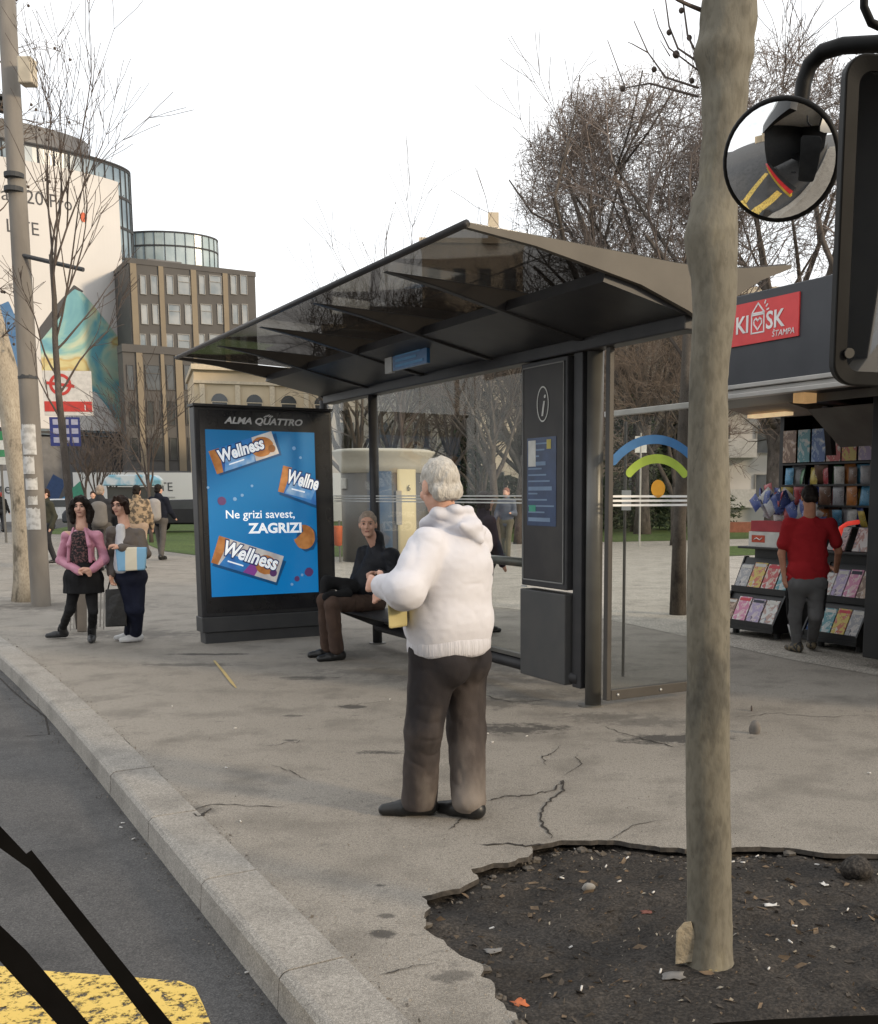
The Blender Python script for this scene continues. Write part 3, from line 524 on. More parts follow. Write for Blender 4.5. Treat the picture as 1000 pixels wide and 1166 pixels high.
def arc(name, c, r0, r1, hw, m):
    q = MB(); n = 28; pts = []
    for k in range(n + 1):
        a = math.pi / 2 + hw - 2 * hw * k / n; pts.append((a,))
    rm, rw = (r0 + r1) / 2, (r1 - r0) / 2
    out = [(c[0] + r1 * math.cos(a), c[1] + r1 * math.sin(a)) for a, in pts]; e = pts[-1][0]; out += [(c[0] + rm * math.cos(e) + rw * math.cos(e - math.pi * k / 8), c[1] + rm * math.sin(e) + rw * math.sin(e - math.pi * k / 8)) for k in range(1, 8)]
    out += [(c[0] + r0 * math.cos(a), c[1] + r0 * math.sin(a)) for a, in pts[::-1]]; e = pts[0][0]; out += [(c[0] + rm * math.cos(e) + rw * math.cos(e + math.pi - math.pi * k / 8), c[1] + rm * math.sin(e) + rw * math.sin(e + math.pi - math.pi * k / 8)) for k in range(1, 8)]
    q.prism(out, lambda a, b, w: (a, w, b), ss - .0095, ss - .0075).build(name, m, sh)
arc('logo_arc', (.415, 1.45), .50, .565, .80, mat('logo blue', (.045, .16, .36))); arc('logo_arc', (.43, 1.48), .33, .395, .78, mat('logo green', (.33, .45, .06)))
MB().tube([(.44, ss - .0095, 1.625), (.44, ss - .0075, 1.625)], .065, 28).build('logo_dot', mat('logo orange', (.70, .34, .03)), sh)
MB().box((-.06, .2, 2.615), (.05, .2 - .02, 2.62)).build('glass_clip', gmet, sh)
text('sticker', '9', .2, mat('sticker orange', (.55, .13, .03)), sh, FR((.22, SN + .03 + .28, 2.70), (1, 0, 0), (0, 0, 1))); text('sticker', 'o', .2, mat('sticker dark green', (.02, .10, .05)), sh, FR((.36, SN + .03 + .28, 2.74), (1, 0, 0), (0, 0, 1)))
# stop name board hung under the roof, line number plate beside it
hb = MB().box((-.52, 2.30, 2.665), (-.49, 1.62, 2.825)).build('stop_name_board', mat('board blue', (.03, .13, .30), (.02, .09, .22), 5, .4), sh); MB().box((-.525, 2.46, 2.655), (-.49, 2.315, 2.835)).build('line_plate', mat('plate white', (.45, .45, .44)), sh)
hl = MB(); [hl.box((-.524, 2.24, z), (-.521, 2.24 - w, z - .022)) for z, w in ((2.80, .5), (2.755, .42), (2.71, .55))]; hl.build('board_lines', mat('board print', (.12, .30, .52)), hb)
# bench and leaning rail
MB().box((-.52, 1.55, .40), (-.10, 4.0, .435)).build('bench_seat', dmet, sh, bevel=.012)
for s in (1.7, 3.75): MB().prism([(-.02, .20), (-.02, .40), (-.48, .40), (-.48, .375), (-.12, .22)], fn, s - .03, s + .03).build('bench_bracket', dmet, sh)
MB().tube([(.26, 1.02, 1.0), (.26, 2.6, 1.0)], .04, 12).build('leaning_rail', gmet, sh, True)

# ------------------------------------------------------------------ advertising lightbox
ad = street_thing('advertising_lightbox', 'tall black advertising box with a blue biscuit poster beyond the shelter bench', 'advertising box')
blk = mat('gloss black', (.012, .012, .014), (.018, .018, .02), 5, .18, spec=.5)
A0, A1, AY = -1.61, -.10, 4.9
MB().box((A0, AY, .28), (A1, AY + .2, 2.5)).build('frame', dmet, ad, bevel=.012); MB().box((A0 + .05, AY - .012, .33), (A1 - .03, AY + .0, 2.47)).build('front_glass', blk, ad)
MB().box((A0 - .012, AY - .02, 2.5), (A1 + .01, AY + .21, 2.53)).build('cap', dmet, ad, bevel=.006)
bs = MB(); bs.box((A0 - .01, AY - .03, .12), (A1 + .0, AY + .23, .285)); bs.box((A0 + .02, AY - .01, -.02), (A1 - .02, AY + .2, .118)); bs.build('base', mat('base grey', (.035, .036, .038), (.045, .045, .046), 5, .5), ad, bevel=.008)
AX = (A0 + .105, A1 - .212, .50, 2.265)
m, t, o = new_mat('lit poster blue'); b = nd(t, 'BsdfPrincipled', Roughness=.25); tc = nd(t, 'TexCoord'); sp = nd(t, 'SeparateXYZ'); t.links.new(tc.outputs['Generated'], sp.inputs[0])
r = nd(t, 'ValToRGB'); r.color_ramp.elements[0].color = (.004, .16, .42, 1); r.color_ramp.elements[1].color = (.003, .11, .27, 1); t.links.new(sp.outputs['Z'], r.inputs[0]); t.links.new(r.outputs[0], b.inputs['Base Color']); t.links.new(r.outputs[0], b.inputs['Emission Color']); b.inputs['Emission Strength'].default_value = .45; t.links.new(b.outputs[0], o.inputs[0]); PB = m
po = MB().box((AX[0], AY - .016, AX[2]), (AX[1], AY - .013, AX[3])).build('poster', PB, ad)
def lit(name, c, e=.5, c2=None, scale=20): return mat(name, c, c2 or c, scale, .4, emit=e)
TW = lit('poster white', (.72, .76, .80)); AM = lambda x, z, d=.018, a=0.0: FR((x, AY - d, z), (math.cos(a), 0, math.sin(a)), (-math.sin(a), 0, math.cos(a)))
text('maker_name', 'ALMA QUATTRO', .095, mat('header print', (.70, .70, .70)), ad, AM((A0 + A1) / 2 - .02, 2.335, .016), 'CENTER', shear=.3, bold=.003, sx=1.15)
em = MB()
for k in range(5): em.obox((-.86 + .018 * k, AY - .015, 2.43 - .006 * abs(k - 2)), (.014, 0, .008), (0, .001, 0), (0, 0, .006))
em.build('maker_emblem', mat('header print', (.42, .42, .42)), ad)
text('slogan', 'Ne grizi savest,', .125, TW, po, AM(-1.33, 1.335), bold=.001); text('slogan', 'ZAGRIZI', .148, TW, po, AM(-1.08, 1.175), bold=.005, sx=1.06)
def blob(name, c, rx, rz, d, m, a=0.0, n=26, jit=.06, parent=po, bite=None):
    pts = []
    for k in range(n):
        th = 2 * math.pi * k / n; rr = 1 + RNG.normal(0, jit) * .5; x, z = rx * rr * math.cos(th), rz * rr * math.sin(th); pts.append((c[0] + x * math.cos(a) - z * math.sin(a), c[1] + x * math.sin(a) + z * math.cos(a)))
    if bite: pts = [p if (p[0] - bite[0]) ** 2 + (p[1] - bite[1]) ** 2 > bite[2] ** 2 else tuple(np.array(bite[:2]) + (np.array(p) - bite[:2]) / np.linalg.norm(np.array(p) - bite[:2]) * bite[2]) for p in pts]
    return MB().prism(pts, lambda x, z, w: (x, w, z), AY - d, AY - d + .0015).build(name, m, parent)
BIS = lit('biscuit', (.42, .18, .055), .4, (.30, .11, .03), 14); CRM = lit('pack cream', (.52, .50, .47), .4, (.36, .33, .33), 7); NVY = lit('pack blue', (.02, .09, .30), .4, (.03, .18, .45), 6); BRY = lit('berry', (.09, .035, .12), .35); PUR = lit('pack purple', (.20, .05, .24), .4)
def pack(x0, z0, x1, z1, wd, k, clip=None):
    a = math.atan2(z1 - z0, x1 - x0); ln = math.hypot(x1 - x0, z1 - z0); ca, sa = math.cos(a), math.sin(a); q = lambda u, w: (x0 + ca * u * ln - sa * w * wd, z0 + sa * u * ln + ca * w * wd)
    def pl(name, pts, d, m):
        pts = [q(*p) for p in pts]
        if clip: pts = [(min(p[0], clip), p[1]) for p in pts]
        return MB().prism(pts, lambda x, z, w: (x, w, z), AY - d, AY - d + .0012).build(name, m, po)
    z = lambda w: [(-.02 if i % 2 else .0, i / 10 * w) for i in range(11)]
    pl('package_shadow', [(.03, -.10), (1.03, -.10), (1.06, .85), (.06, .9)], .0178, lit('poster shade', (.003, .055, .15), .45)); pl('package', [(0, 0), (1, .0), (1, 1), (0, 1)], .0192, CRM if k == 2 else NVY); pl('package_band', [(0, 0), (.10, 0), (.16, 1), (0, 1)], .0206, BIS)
    pl('package_panel', [(.12, .0), (.60, .0), (.66, .45), (.2, .5)], .0208, NVY if k == 2 else lit('pack sky', (.05, .22, .50), .4, (.25, .38, .55), 9))
    if k == 2: pl('package_panel', [(.48, 0), (.66, 0), (.72, .6), (.60, .8), (.56, .4)], .0215, PUR)
    if not clip or k == 2:
        pl('package_panel', [(.62, 0), (1, 0), (1, 1), (.68, 1)], .0211, CRM); c = q(.78, .5); blob('biscuit', c, .125, .105, .0226, BIS, a); c = q(.92, .3); blob('berry', c, .04, .04, .024, BRY if k == 2 else lit('nut', (.22, .09, .03), .4))
    tx_ = .78 if not clip else .60; c = q(.10, .42); M = AM(c[0], c[1], .0245, a); text('package_name', 'Wellness' if not clip else 'Wellness'[:6], .185 * wd / .26, TW, po, M, shear=.15, bold=.006, sx=tx_); M2 = AM(c[0], c[1], .0235, a); text('package_name', 'Wellness' if not clip else 'Wellness'[:6], .185 * wd / .26, lit('pack ink', (.01, .03, .12), .3), po, M2, shear=.15, bold=.019, sx=tx_)
    pl('package_print', [(.22, .20), (.46, .20), (.46, .25), (.22, .25)], .0245, TW)
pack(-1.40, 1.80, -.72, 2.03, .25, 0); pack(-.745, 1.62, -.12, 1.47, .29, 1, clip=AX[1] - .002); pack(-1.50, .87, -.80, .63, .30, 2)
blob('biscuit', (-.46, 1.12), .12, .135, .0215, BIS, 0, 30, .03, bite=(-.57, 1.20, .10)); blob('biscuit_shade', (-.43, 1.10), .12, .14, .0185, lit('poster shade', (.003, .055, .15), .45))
for x, z, r_ in ((-1.36, 1.52, .045), (-1.22, 1.54, .02), (-1.14, 1.58, .016), (-.42, .73, .05), (-.56, .66, .03), (-.50, .70, .015), (-1.50, 1.66, .014), (-.48, 1.99, .015), (-.55, 2.09, .02), (-1.03, 1.68, .014), (-1.10, .95, .045), (-.62, .60, .016)): blob('berry', (x, z), r_, r_, .0215, BRY if r_ > .025 else lit('crumb', (.16, .30, .48), .4))

# ------------------------------------------------------------------ kiosk
ki = street_thing('newspaper_kiosk', 'dark newspaper kiosk with a red sign and a pale trimmed canopy', 'kiosk')
kdk = mat('kiosk anthracite', (.034, .036, .042), (.042, .044, .05), 4, .5); kbk = mat('kiosk black', (.014, .014, .015), (.02, .02, .02), 5, .45); kin = mat('kiosk lining', (.15, .14, .125), (.11, .10, .09), 3, .6)
KT = 2.5; KP = [(KT, -4), (KT, 1.85), (6.0, 3.6), (6.0, -4)]; pz = lambda a, b, w: (a, b, w); MB().prism(KP, pz, 2.60, 3.42).build('fascia', kdk, ki, bevel=.01)
tr_ = MB(); tr_.box((KT - .09, -4, 2.56), (KT - .002, 1.32, 2.60)); tr_.box((KT - .06, -4, 2.515), (KT + .02, 1.32, 2.557)); tr_.box((KT - .12, -4, 2.47), (KT - .03, 1.33, 2.512)); tr_.build('canopy_trim', mat('trim silver', (.40, .385, .36), (.47, .45, .42), 4, .45, metal=.3), ki, bevel=.006)
MB().box((KT - .02, 1.33, 2.44), (KT + .03, 3.3, 2.50)).build('awning_rail', mat('trim silver', (.40, .385, .36)), ki, bevel=.006)
MB().prism([(KT + .03, -4), (KT + .03, 1.82), (5.97, 3.55), (5.97, -4)], pz, 2.49, 2.595).build('canopy_underside', kbk, ki)
# sign board
sg = MB().box((KT - .016, .40, 2.96), (KT - .002, 1.29, 3.335)).build('sign', mat('sign red', (.56, .035, .035), (.62, .045, .045), 6, .4), ki)
KM = lambda s, z, d=.02: FR((KT - d, s, z), (0, -1, 0), (0, 0, 1)); sw = mat('sign white', (.78, .76, .74))
text('sign_letters', 'KI', .215, sw, sg, KM(1.20, 3.07), bold=.004, sx=.95); text('sign_letters', 'SK', .215, sw, sg, KM(.80, 3.07), bold=.004, sx=.95); text('sign_print', 'ŠTAMPA', .075, sw, sg, KM(.72, 2.99), shear=.2)
ic = MB(); w_ = .012
def stroke(pts, w=.013):
    for a, b in zip(pts, pts[1:]): d = Vector((0, b[0] - a[0], b[1] - a[1])); n_ = Vector((0, -d.z, d.y)).normalized(); ic.obox(((KT - .0185), (a[0] + b[0]) / 2, (a[1] + b[1]) / 2), (.002, 0, 0), d / 2 + d.normalized() * w * .4, n_ * w / 2)
stroke([(.985, 3.05), (.985, 3.21), (.825, 3.21), (.825, 3.05), (.985, 3.05)]); stroke([(.985, 3.225), (.905, 3.31), (.825, 3.225), (.985, 3.225)]); stroke([(.905, 3.075), (.955, 3.13), (.955, 3.16), (.93, 3.18), (.905, 3.155), (.88, 3.18), (.855, 3.16), (.855, 3.13), (.905, 3.075)]); stroke([(.80, 3.27), (.785, 3.285)]); stroke([(.79, 3.24), (.77, 3.245)]); stroke([(.82, 3.30), (.81, 3.32)])
ic.build('sign_house', sw, sg)
# walls, pillars, open shutter, lamp, glowing edge
kb_ = MB(); kb_.box((4.9, -4, 0), (5.0, 2.62, 2.49)); kb_.box((4.5, 2.56, .35), (4.9, 2.62, 2.49)); kb_.build('back_wall', kbk, ki)
MB().box((3.15, -.25, .1), (3.5, .12, 2.49)).build('pillar', kbk, ki, bevel=.01); MB().box((3.4, -4, .1), (5.0, -.3, 2.49)).build('side_wall', kbk, ki)
MB().hexa([(3.25, .14, 2.40), (3.25, 1.0, 2.40), (4.3, 1.28, 2.46), (4.3, .14, 2.46), (3.7, .14, 2.05), (3.7, .98, 2.05), (4.3, 1.28, 2.44), (4.3, .14, 2.44)]).build('shutter', kin, ki)
MB().box((KT + .1, .55, 2.40), (KT + .26, .42, 2.485)).build('lamp', mat('lamp warm', (.75, .45, .2), emit=.35), ki); MB().box((KT + .26, .42, 2.41), (KT + .30, -1.4, 2.48)).build('lamp_rail', kin, ki)
MB().box((3.5, 1.55, 2.395), (3.62, 2.1, 2.43)).build('lit_edge', mat('edge glow', (.85, .62, .35), emit=.6), ki); MB().prism([(3.3, 2.49), (4.6, 2.49), (4.2, 2.44), (3.6, 2.43)], fn, 1.3, 2.2).build('side_awning', mat('awning beige', (.30, .25, .21)), ki)  # warm strip is no lamp: its glow stands for an edge catching light
MB().hexa([(3.55, 1.02, 2.45), (3.62, 1.02, 2.45), (3.62, 1.1, 2.45), (3.55, 1.1, 2.45), (4.15, 1.5, 2.0), (4.22, 1.5, 2.0), (4.22, 1.58, 2.0), (4.15, 1.58, 2.0)]).build('strut', kbk, ki)
lp = MB(); lp.tube([(3.0, 1.95, 2.45), (3.0, 1.95, 2.33)], .008, 6); lp.box((2.96, 1.89, 2.02), (3.04, 2.02, 2.33)); lp.build('hanging_sign', kbk, ki, bevel=.02)
# counter, racks, shelves
MB().box((3.98, .70, .975), (4.36, 2.72, 1.0)).build('counter', kbk, ki, bevel=.006); MB().box((4.14, .70, .05), (4.4, 2.6, .975)).build('cabinet', kbk, ki)
TIER = ((3.76, .135), (3.93, .50))
def rack(s0, s1, name='magazine_rack'):
    q = MB()
    for t0, z0 in TIER: q.hexa([(t0, s0, z0), (t0, s1, z0), (t0 + .18, s1, z0 + .37), (t0 + .18, s0, z0 + .37), (t0 + .02, s0, z0 - .012), (t0 + .02, s1, z0 - .012), (t0 + .2, s1, z0 + .36), (t0 + .2, s0, z0 + .36)]); q.box((t0 - .03, s0, z0 - .02), (t0 + .02, s1, z0 + .012)); q.box((t0 - .032, s0, z0), (t0 - .024, s1, z0 + .05))
    for s in (s0, s1): q.prism([(3.72, .1), (3.72, .17), (3.9, .49), (3.93, .5), (4.10, .88), (4.16, .88), (4.16, .1)], fn, s - .01, s + .01)
    q.box((3.72, s0, .08), (4.16, s1, .125)); [q.tube([(3.9, x, 0), (3.9, x, .08)], .04, 8) for x in (s0 + .1, s1 - .1)]; q.build(name, kbk, ki)
rack(1.86, 2.72); rack(.70, 1.42)
sh_ = MB(); [sh_.box((4.45, .7, z), (4.88, 2.55, z + .02)) for z in (1.22, 1.45, 1.68, 1.92)]; sh_.build('shelf', kbk, ki)
def cover_mat(name, c1, c2, c3, sc=9):
    m, t, o = new_mat(name); b = nd(t, 'BsdfPrincipled', Roughness=.35); tc = nd(t, 'TexCoord'); n = nd(t, 'TexNoise', Scale=sc, Detail=3); n.inputs['Distortion'].default_value = 1.2; t.links.new(tc.outputs['Object'], n.inputs[0])
    r = nd(t, 'ValToRGB'); r.color_ramp.interpolation = 'CONSTANT'; e = r.color_ramp.elements; e[0].color = col(c1); e[1].position = .5; e[1].color = col(c2); x = e.new(.58); x.color = col(c3); x = e.new(.65); x.color = col(c1)
    t.links.new(n.outputs[0], r.inputs[0]); t.links.new(r.outputs[0], b.inputs['Base Color']); t.links.new(b.outputs[0], o.inputs[0]); return m
COV = {'pink': ((.52, .18, .30), (.60, .40, .42), (.62, .6, .58)), 'white': ((.55, .54, .52), (.40, .26, .22), (.18, .20, .24)), 'blue': ((.06, .12, .30), (.22, .30, .45), (.5, .5, .5)), 'yellow': ((.50, .38, .07), (.45, .12, .06), (.5, .48, .4)), 'lilac': ((.34, .27, .42), (.50, .42, .45), (.12, .09, .14)), 'red': ((.42, .06, .06), (.5, .35, .28), (.55, .52, .5)), 'grey': ((.28, .28, .29), (.45, .42, .40), (.10, .10, .12)), 'brown': ((.19, .11, .07), (.40, .28, .2), (.5, .42, .36)), 'teal': ((.08, .24, .27), (.35, .42, .42), (.5, .48, .45))}
CM = {k: cover_mat('cover ' + k, *v) for k, v in COV.items()}
def magazine(s, tier, w, h_, c, label):
    t0, z0 = TIER[tier]; z0 += .015
    q = MB(); d = Vector((.18, 0, .37)).normalized(); n_ = Vector((-.37, 0, .18)).normalized(); c0 = Vector((t0, s, z0)) + n_ * .012 + d * h_ / 2; q.obox(c0 - c0, (0, w / 2, 0), d * h_ / 2, n_ * .006); W3 = L(*c0)
    o = q.build('magazine', CM[c]); o.location = W3; o.rotation_euler = (0, 0, SA); tag(o, label, 'magazine', 'magazines on the kiosk racks'); pr = MB(); pr.obox(d * h_ * .4 + n_ * .0075, (0, w * .42, 0), d * h_ * .055, n_ * .001)
    pr.build('cover_print', mat('cover ink ' + str(int(s * 10) % 3), ((.6, .08, .1), (.05, .05, .07), (.62, .6, .56))[int(s * 10) % 3]), o)
for s, tier, w, h_, c, lab in ((2.63, 0, .15, .27, 'brown', 'brown covered magazine at the far left end of the lower kiosk rack'), (2.44, 0, .2, .31, 'pink', 'pink fashion magazine on the lower left kiosk rack'), (2.22, 0, .2, .30, 'lilac', 'lilac magazine beside the pink one on the lower left rack'), (2.00, 0, .2, .30, 'white', 'white magazine on the lower left rack by the customer'),
        (2.60, 1, .19, .30, 'grey', 'grey magazine at the left end of the upper left kiosk rack'), (2.39, 1, .2, .33, 'yellow', 'yellow magazine on the upper left kiosk rack'), (2.17, 1, .2, .32, 'red', 'red magazine on the upper left rack'), (1.96, 1, .18, .31, 'teal', 'teal magazine on the upper left rack behind the customer'), (1.33, 0, .15, .30, 'blue', 'blue magazine on the lower right kiosk rack'), (1.16, 0, .16, .29, 'teal', 'teal magazine in the middle of the lower right rack'), (.98, 0, .17, .30, 'yellow', 'yellow magazine on the lower right rack'), (.80, 0, .16, .30, 'grey', 'grey magazine at the right end of the lower right rack'),
        (1.33, 1, .15, .33, 'white', 'white magazine on the upper right rack by the customer'), (1.17, 1, .15, .32, 'lilac', 'lilac magazine on the upper right kiosk rack'), (1.0, 1, .16, .33, 'pink', 'pink magazine on the upper right rack'), (.82, 1, .17, .32, 'brown', 'brown magazine at the right end of the upper right rack')): magazine(s, tier, w, h_, c, lab)
# goods on the counter and the shelves
def goods(name, label, cat, pos, fnb, group=None): o = fnb(); o.name = name; o.location = L(*pos); o.rotation_euler = (0, 0, SA); return tag(o, label, cat, group)
wb = MB().box((-.14, -.24, 0), (.14, .24, .17)).build('box', mat('carton white', (.62, .61, .58))); goods('carton', 'white carton with a red label on the kiosk counter', 'carton', (4.16, 2.34, 1.001), lambda: wb); MB().box((-.143, -.02, .05), (-.141, .19, .13)).build('carton_label', mat('label red', (.5, .08, .04)), wb)
MB().tube([(-.145, .15, .08), (-.145, .11, .10), (-.145, .06, .078), (-.145, .02, .10)], .006, 6).build('carton_print', sw, wb, True)
rb_ = MB().box((-.15, -.24, 0), (.15, .24, .12)).build('box', mat('tray red', (.36, .04, .05), (.28, .03, .04), 8)); goods('tray', 'dark red sweets tray on the white carton at the kiosk', 'tray', (4.18, 2.32, 1.174), lambda: rb_)
PK = {'blue': (.05, .08, .26), 'red': (.36, .05, .06), 'orange': (.46, .18, .05), 'silver': (.34, .34, .36), 'yellow': (.5, .38, .08), 'green': (.07, .2, .09), 'brown': (.16, .09, .06), 'white': (.55, .54, .52), 'sky': (.10, .30, .48)}
PM = {k: cover_mat('packet ' + k, v, tuple(x * .75 for x in v), tuple(min(1, x * .6 + .25) for x in v), 16) for k, v in PK.items()}
def bag_mesh(m, w=.135, h_=.19, d=.022, tilt=0.0):
    q = MB(); n, k = 7, 8
    vs, fs = [], []
    for sd in (-1, 1):
        b0 = len(vs)
        for i in range(n):
            for j in range(k):
                a, b = i / (n - 1) * 2 - 1, j / (k - 1) * 2 - 1; th = d * max(0, (1 - a ** 4) * (1 - b ** 4)) + RNG.normal(0, .002); vs.append((sd * th, a * w / 2, (b + 1) * h_ / 2))
        fs += [(b0 + i * k + j, b0 + (i + 1) * k + j, b0 + (i + 1) * k + j + 1, b0 + i * k + j + 1) for i in range(n - 1) for j in range(k - 1)]
    q.add(vs, fs); return q.build('snack_packet', m, None, True)
bag = {c: bag_mesh(PM[c]) for c in PK}; used = set()
def packet(c, pos, rx=0.0, rz=0.0, label='', group='', sc=1.0):
    if c in used: o = bag[c].copy(); C.objects.link(o)
    else: o = bag[c]; used.add(c)
    o.location = L(*pos); o.rotation_euler = (rx, RNG.normal(0, .12), SA + rz); o.scale = (sc,) * 3; return tag(o, label, 'snack packet', group)
for i in range(44):
    c = ('blue', 'blue', 'blue', 'silver', 'red', 'white')[i % 6]; packet(c, (4.06 + .2 * RNG.random(), 1.62 + .95 * ((i * .618) % 1), 1.30 - .18 * (((i * .618) % 1) < .45) + .24 * RNG.random()), RNG.normal(0, .5), RNG.normal(0, .5), c + ' snack packet in the heap on the kiosk counter', c + ' packets heaped on the kiosk counter', .95)
ROWN = ('lowest', 'second', 'third')
for r0, z in enumerate((1.242, 1.472, 1.702)):
    for k in range(17):
        c = list(PK)[(k * 5 + r0 * 4 + (k // 3) * 2) % 9]; packet(c, (4.50 + .05 * (k % 2), .95 + k * .094, z), 0, RNG.normal(0, .25), '%s packet on the %s shelf inside the kiosk' % (c, ROWN[r0]), '%s packets on the %s kiosk shelf' % (c, ROWN[r0]), (.95, 1.1, 1.0, 1.18)[(k * 7 + r0) % 4])
for c, s, w in (('brown', 2.42, .2), ('teal', 2.2, .18), ('blue', 1.98, .2), ('red', 1.76, .2), ('yellow', 1.54, .2), ('lilac', 1.32, .18)):
    o = MB().box((-.005, -w / 2, 0), (.005, w / 2, .36)).build('card_sheet', CM[c]); o.location = L(4.46, s, 1.95); o.rotation_euler = (0, 0, SA); tag(o, c + ' display card hung on the kiosk back wall', 'display card', 'display cards in the kiosk')
for s, c, lab in ((1.32, 'grey', 'grey newspaper standing on the right of the counter'), (.98, 'white', 'white newspaper standing at the right end of the counter')):
    o = MB().obox((0, 0, .12), (0, .12, 0), (.05, 0, .12), (-.008, 0, .004)).build('newspaper', CM[c]); o.location = L(4.12, s, 1.004); o.rotation_euler = (0, 0, SA); tag(o, lab, 'newspaper')
nh = MB().tube([(0, .12, 0), (0, .05, .24), (0, -.03, .28), (0, -.17, .30)], .024, 8).build('neon_shape', mat('neon red', (.75, .06, .04), emit=.5), None, True); nh.location = L(4.02, 1.16, 1.01); nh.rotation_euler = (0, 0, SA); tag(nh, 'bright red bent neon shape glowing on the kiosk counter', 'neon sign')  # red neon sign shape; the glow is put into its material

# ------------------------------------------------------------------ round tower with the banner
twm = mat('tower cladding', (.10, .10, .105), (.13, .13, .135), 2, .5); tgl = mat('tower glass', (.10, .15, .20), (.25, .32, .37), .35, .3, spec=.6); tfr = mat('tower frame', (.05, .052, .055))
ang0 = 0.0
TY = 97.0; TX = P(143, 400, 97).x - 15.2; TR = 15.5; TQ = .4; TC = Vector((TX, TY, 0)); tw = thing('round_tower', 'round glass tower on the left wrapped in a huge pale phone advertisement', 'tower', TC)
cang = math.atan2(-TC.y, -TC.x)                          # towards the camera
def cyl(th, z, r=TR):
    a, b = r * math.cos(th) * TQ, r * math.sin(th); c_, s_ = math.cos(cang), math.sin(cang); return (a * c_ - b * s_, a * s_ + b * c_, z)      # th grows to the right as seen
def ring_wall(name, r, z0, z1, m, a0=-3.15, a1=3.15, n=96, parent=tw, thick=.3):
    q = MB()
    for k in range(n):
        a, b = a0 + (a1 - a0) * k / n, a0 + (a1 - a0) * (k + 1) / n; q.hexa([cyl(a, z0, r - thick), cyl(a, z0, r), cyl(b, z0, r), cyl(b, z0, r - thick), cyl(a, z1, r - thick), cyl(a, z1, r), cyl(b, z1, r), cyl(b, z1, r - thick)])
    return q.build(name, m, parent)
def px_th(x, y=330):                                    # angle on the cylinder seen at photo column x
    best = min(np.linspace(-1.45, 1.45, 600), key=lambda t: abs(CX + DY(y) * (TC.x + cyl(t, 0)[0]) / (TC.y + cyl(t, 0)[1]) - x)); return float(best)
ZT = 31.4; ring_wall('glass_wall', TR, 7.0, ZT, tgl); ring_wall('lower_wall', TR - 1.2, 0, 7.2, twm, thick=.5); MB().prism([cyl(2 * math.pi * k / 96, 0, TR - .05)[:2] for k in range(96)], lambda a, b, w: (a, b, w), ZT - .2, ZT).build('roof', twm, tw)
mu = MB()
for k in range(64): a = k * 2 * math.pi / 64; mu.tube([cyl(a, 7, TR + .03), cyl(a, ZT, TR + .03)], .08, 4)
mu.build('mullions', tfr, tw)
for z in [7.2 + 2.7 * k for k in range(10)] + [ZT]: ring_wall('floor_band', TR + .09, z - .12, z + .12, tfr, thick=.2)
ring_wall('roof_storey', TR - 3.5, ZT, ZT + 2.2, twm, thick=.3)
lv = MB(); [lv.obox((RNG.normal(0, .2) + k * 1.5 - 3, -6 + k * .3, ZT + 2.6 + .5 * (k % 2)), (4, 2.2, .12), (-.5, 1.2, 0), (0, 0, .10)) for k in range(6)]; lv.tube([(0, -4, ZT), (0, -4, ZT + 2.6)], .3, 8); lv.build('roof_fins', tfr, tw)
thR = px_th(137); thL = -1.1; BZ0, BZ1 = 7.5, 30.0; BR = TR + .32
bnr = ring_wall('banner', BR, BZ0, BZ1, mat('banner cream', (.55, .53, .51), (.59, .565, .54), .25, .6), thL, thR, 60, thick=.06)
def on_banner(x, y, d=.02):                              # banner-plane coordinates (metres to the left of its right edge, height) to the cylinder
    return cyl(thR - x / BR, y, BR + d)
tk = mat('banner ink', (.07, .07, .075))
def btext(body, size, xr, z): return text('banner_lettering', body, size, tk, bnr, None, 'RIGHT', .005, vmap=lambda p: cyl(thR - (xr - p.x) / BR, z + p.y, BR + .03 + p.z))
def pxw(x): return (thR - px_th(x)) * BR
btext('Mate20 Pro', 1.62, pxw(85), ZY(221, 92)); btext('LITE', 1.55, pxw(47), ZY(256, 91.5))
def bshape(name, pts, m, d, sub=10):
    pp = []
    for a, b in zip(pts, pts[1:] + pts[:1]):
        for i in range(sub): pp.append((a[0] + (b[0] - a[0]) * i / sub, a[1] + (b[1] - a[1]) * i / sub))
    xs_ = sorted(set(round(p[0], 3) for p in pp)); x0, x1 = min(p[0] for p in pp), max(p[0] for p in pp); q = MB(); n = 40; prev = None
    def span(x):
        ys_ = [a[1] + (b[1] - a[1]) * (x - a[0]) / (b[0] - a[0]) for a, b in zip(pts, pts[1:] + pts[:1]) if (a[0] - x) * (b[0] - x) <= 0 and a[0] != b[0]]; return (min(ys_), max(ys_)) if ys_ else None
    for k in range(n + 1):
        x = x0 + .001 + (x1 - x0 - .002) * k / n; s_ = span(x)
        if prev and s_: q.add([on_banner(prev[0], prev[1][0], d), on_banner(x, s_[0], d), on_banner(x, s_[1], d), on_banner(prev[0], prev[1][1], d)], [(0, 1, 2, 3)])
        prev = (x, s_) if s_ else None
    return q.build(name, m, bnr)
m, t, o = new_mat('banner picture'); b = nd(t, 'BsdfPrincipled', Roughness=.55); tc = nd(t, 'TexCoord'); n = nd(t, 'TexNoise', Scale=.22, Detail=4); n.inputs['Distortion'].default_value = .8; t.links.new(tc.outputs['Object'], n.inputs[0]); r = nd(t, 'ValToRGB'); e = r.color_ramp.elements; e[0].position = .36; e[0].color = (.05, .21, .30, 1); e[1].position = .66; e[1].color = (.50, .45, .22, 1)
for ps_, c_ in ((.45, (.11, .31, .36, 1)), (.51, (.25, .42, .36, 1)), (.57, (.45, .50, .36, 1)), (.62, (.42, .30, .10, 1))): x = e.new(ps_); x.color = c_
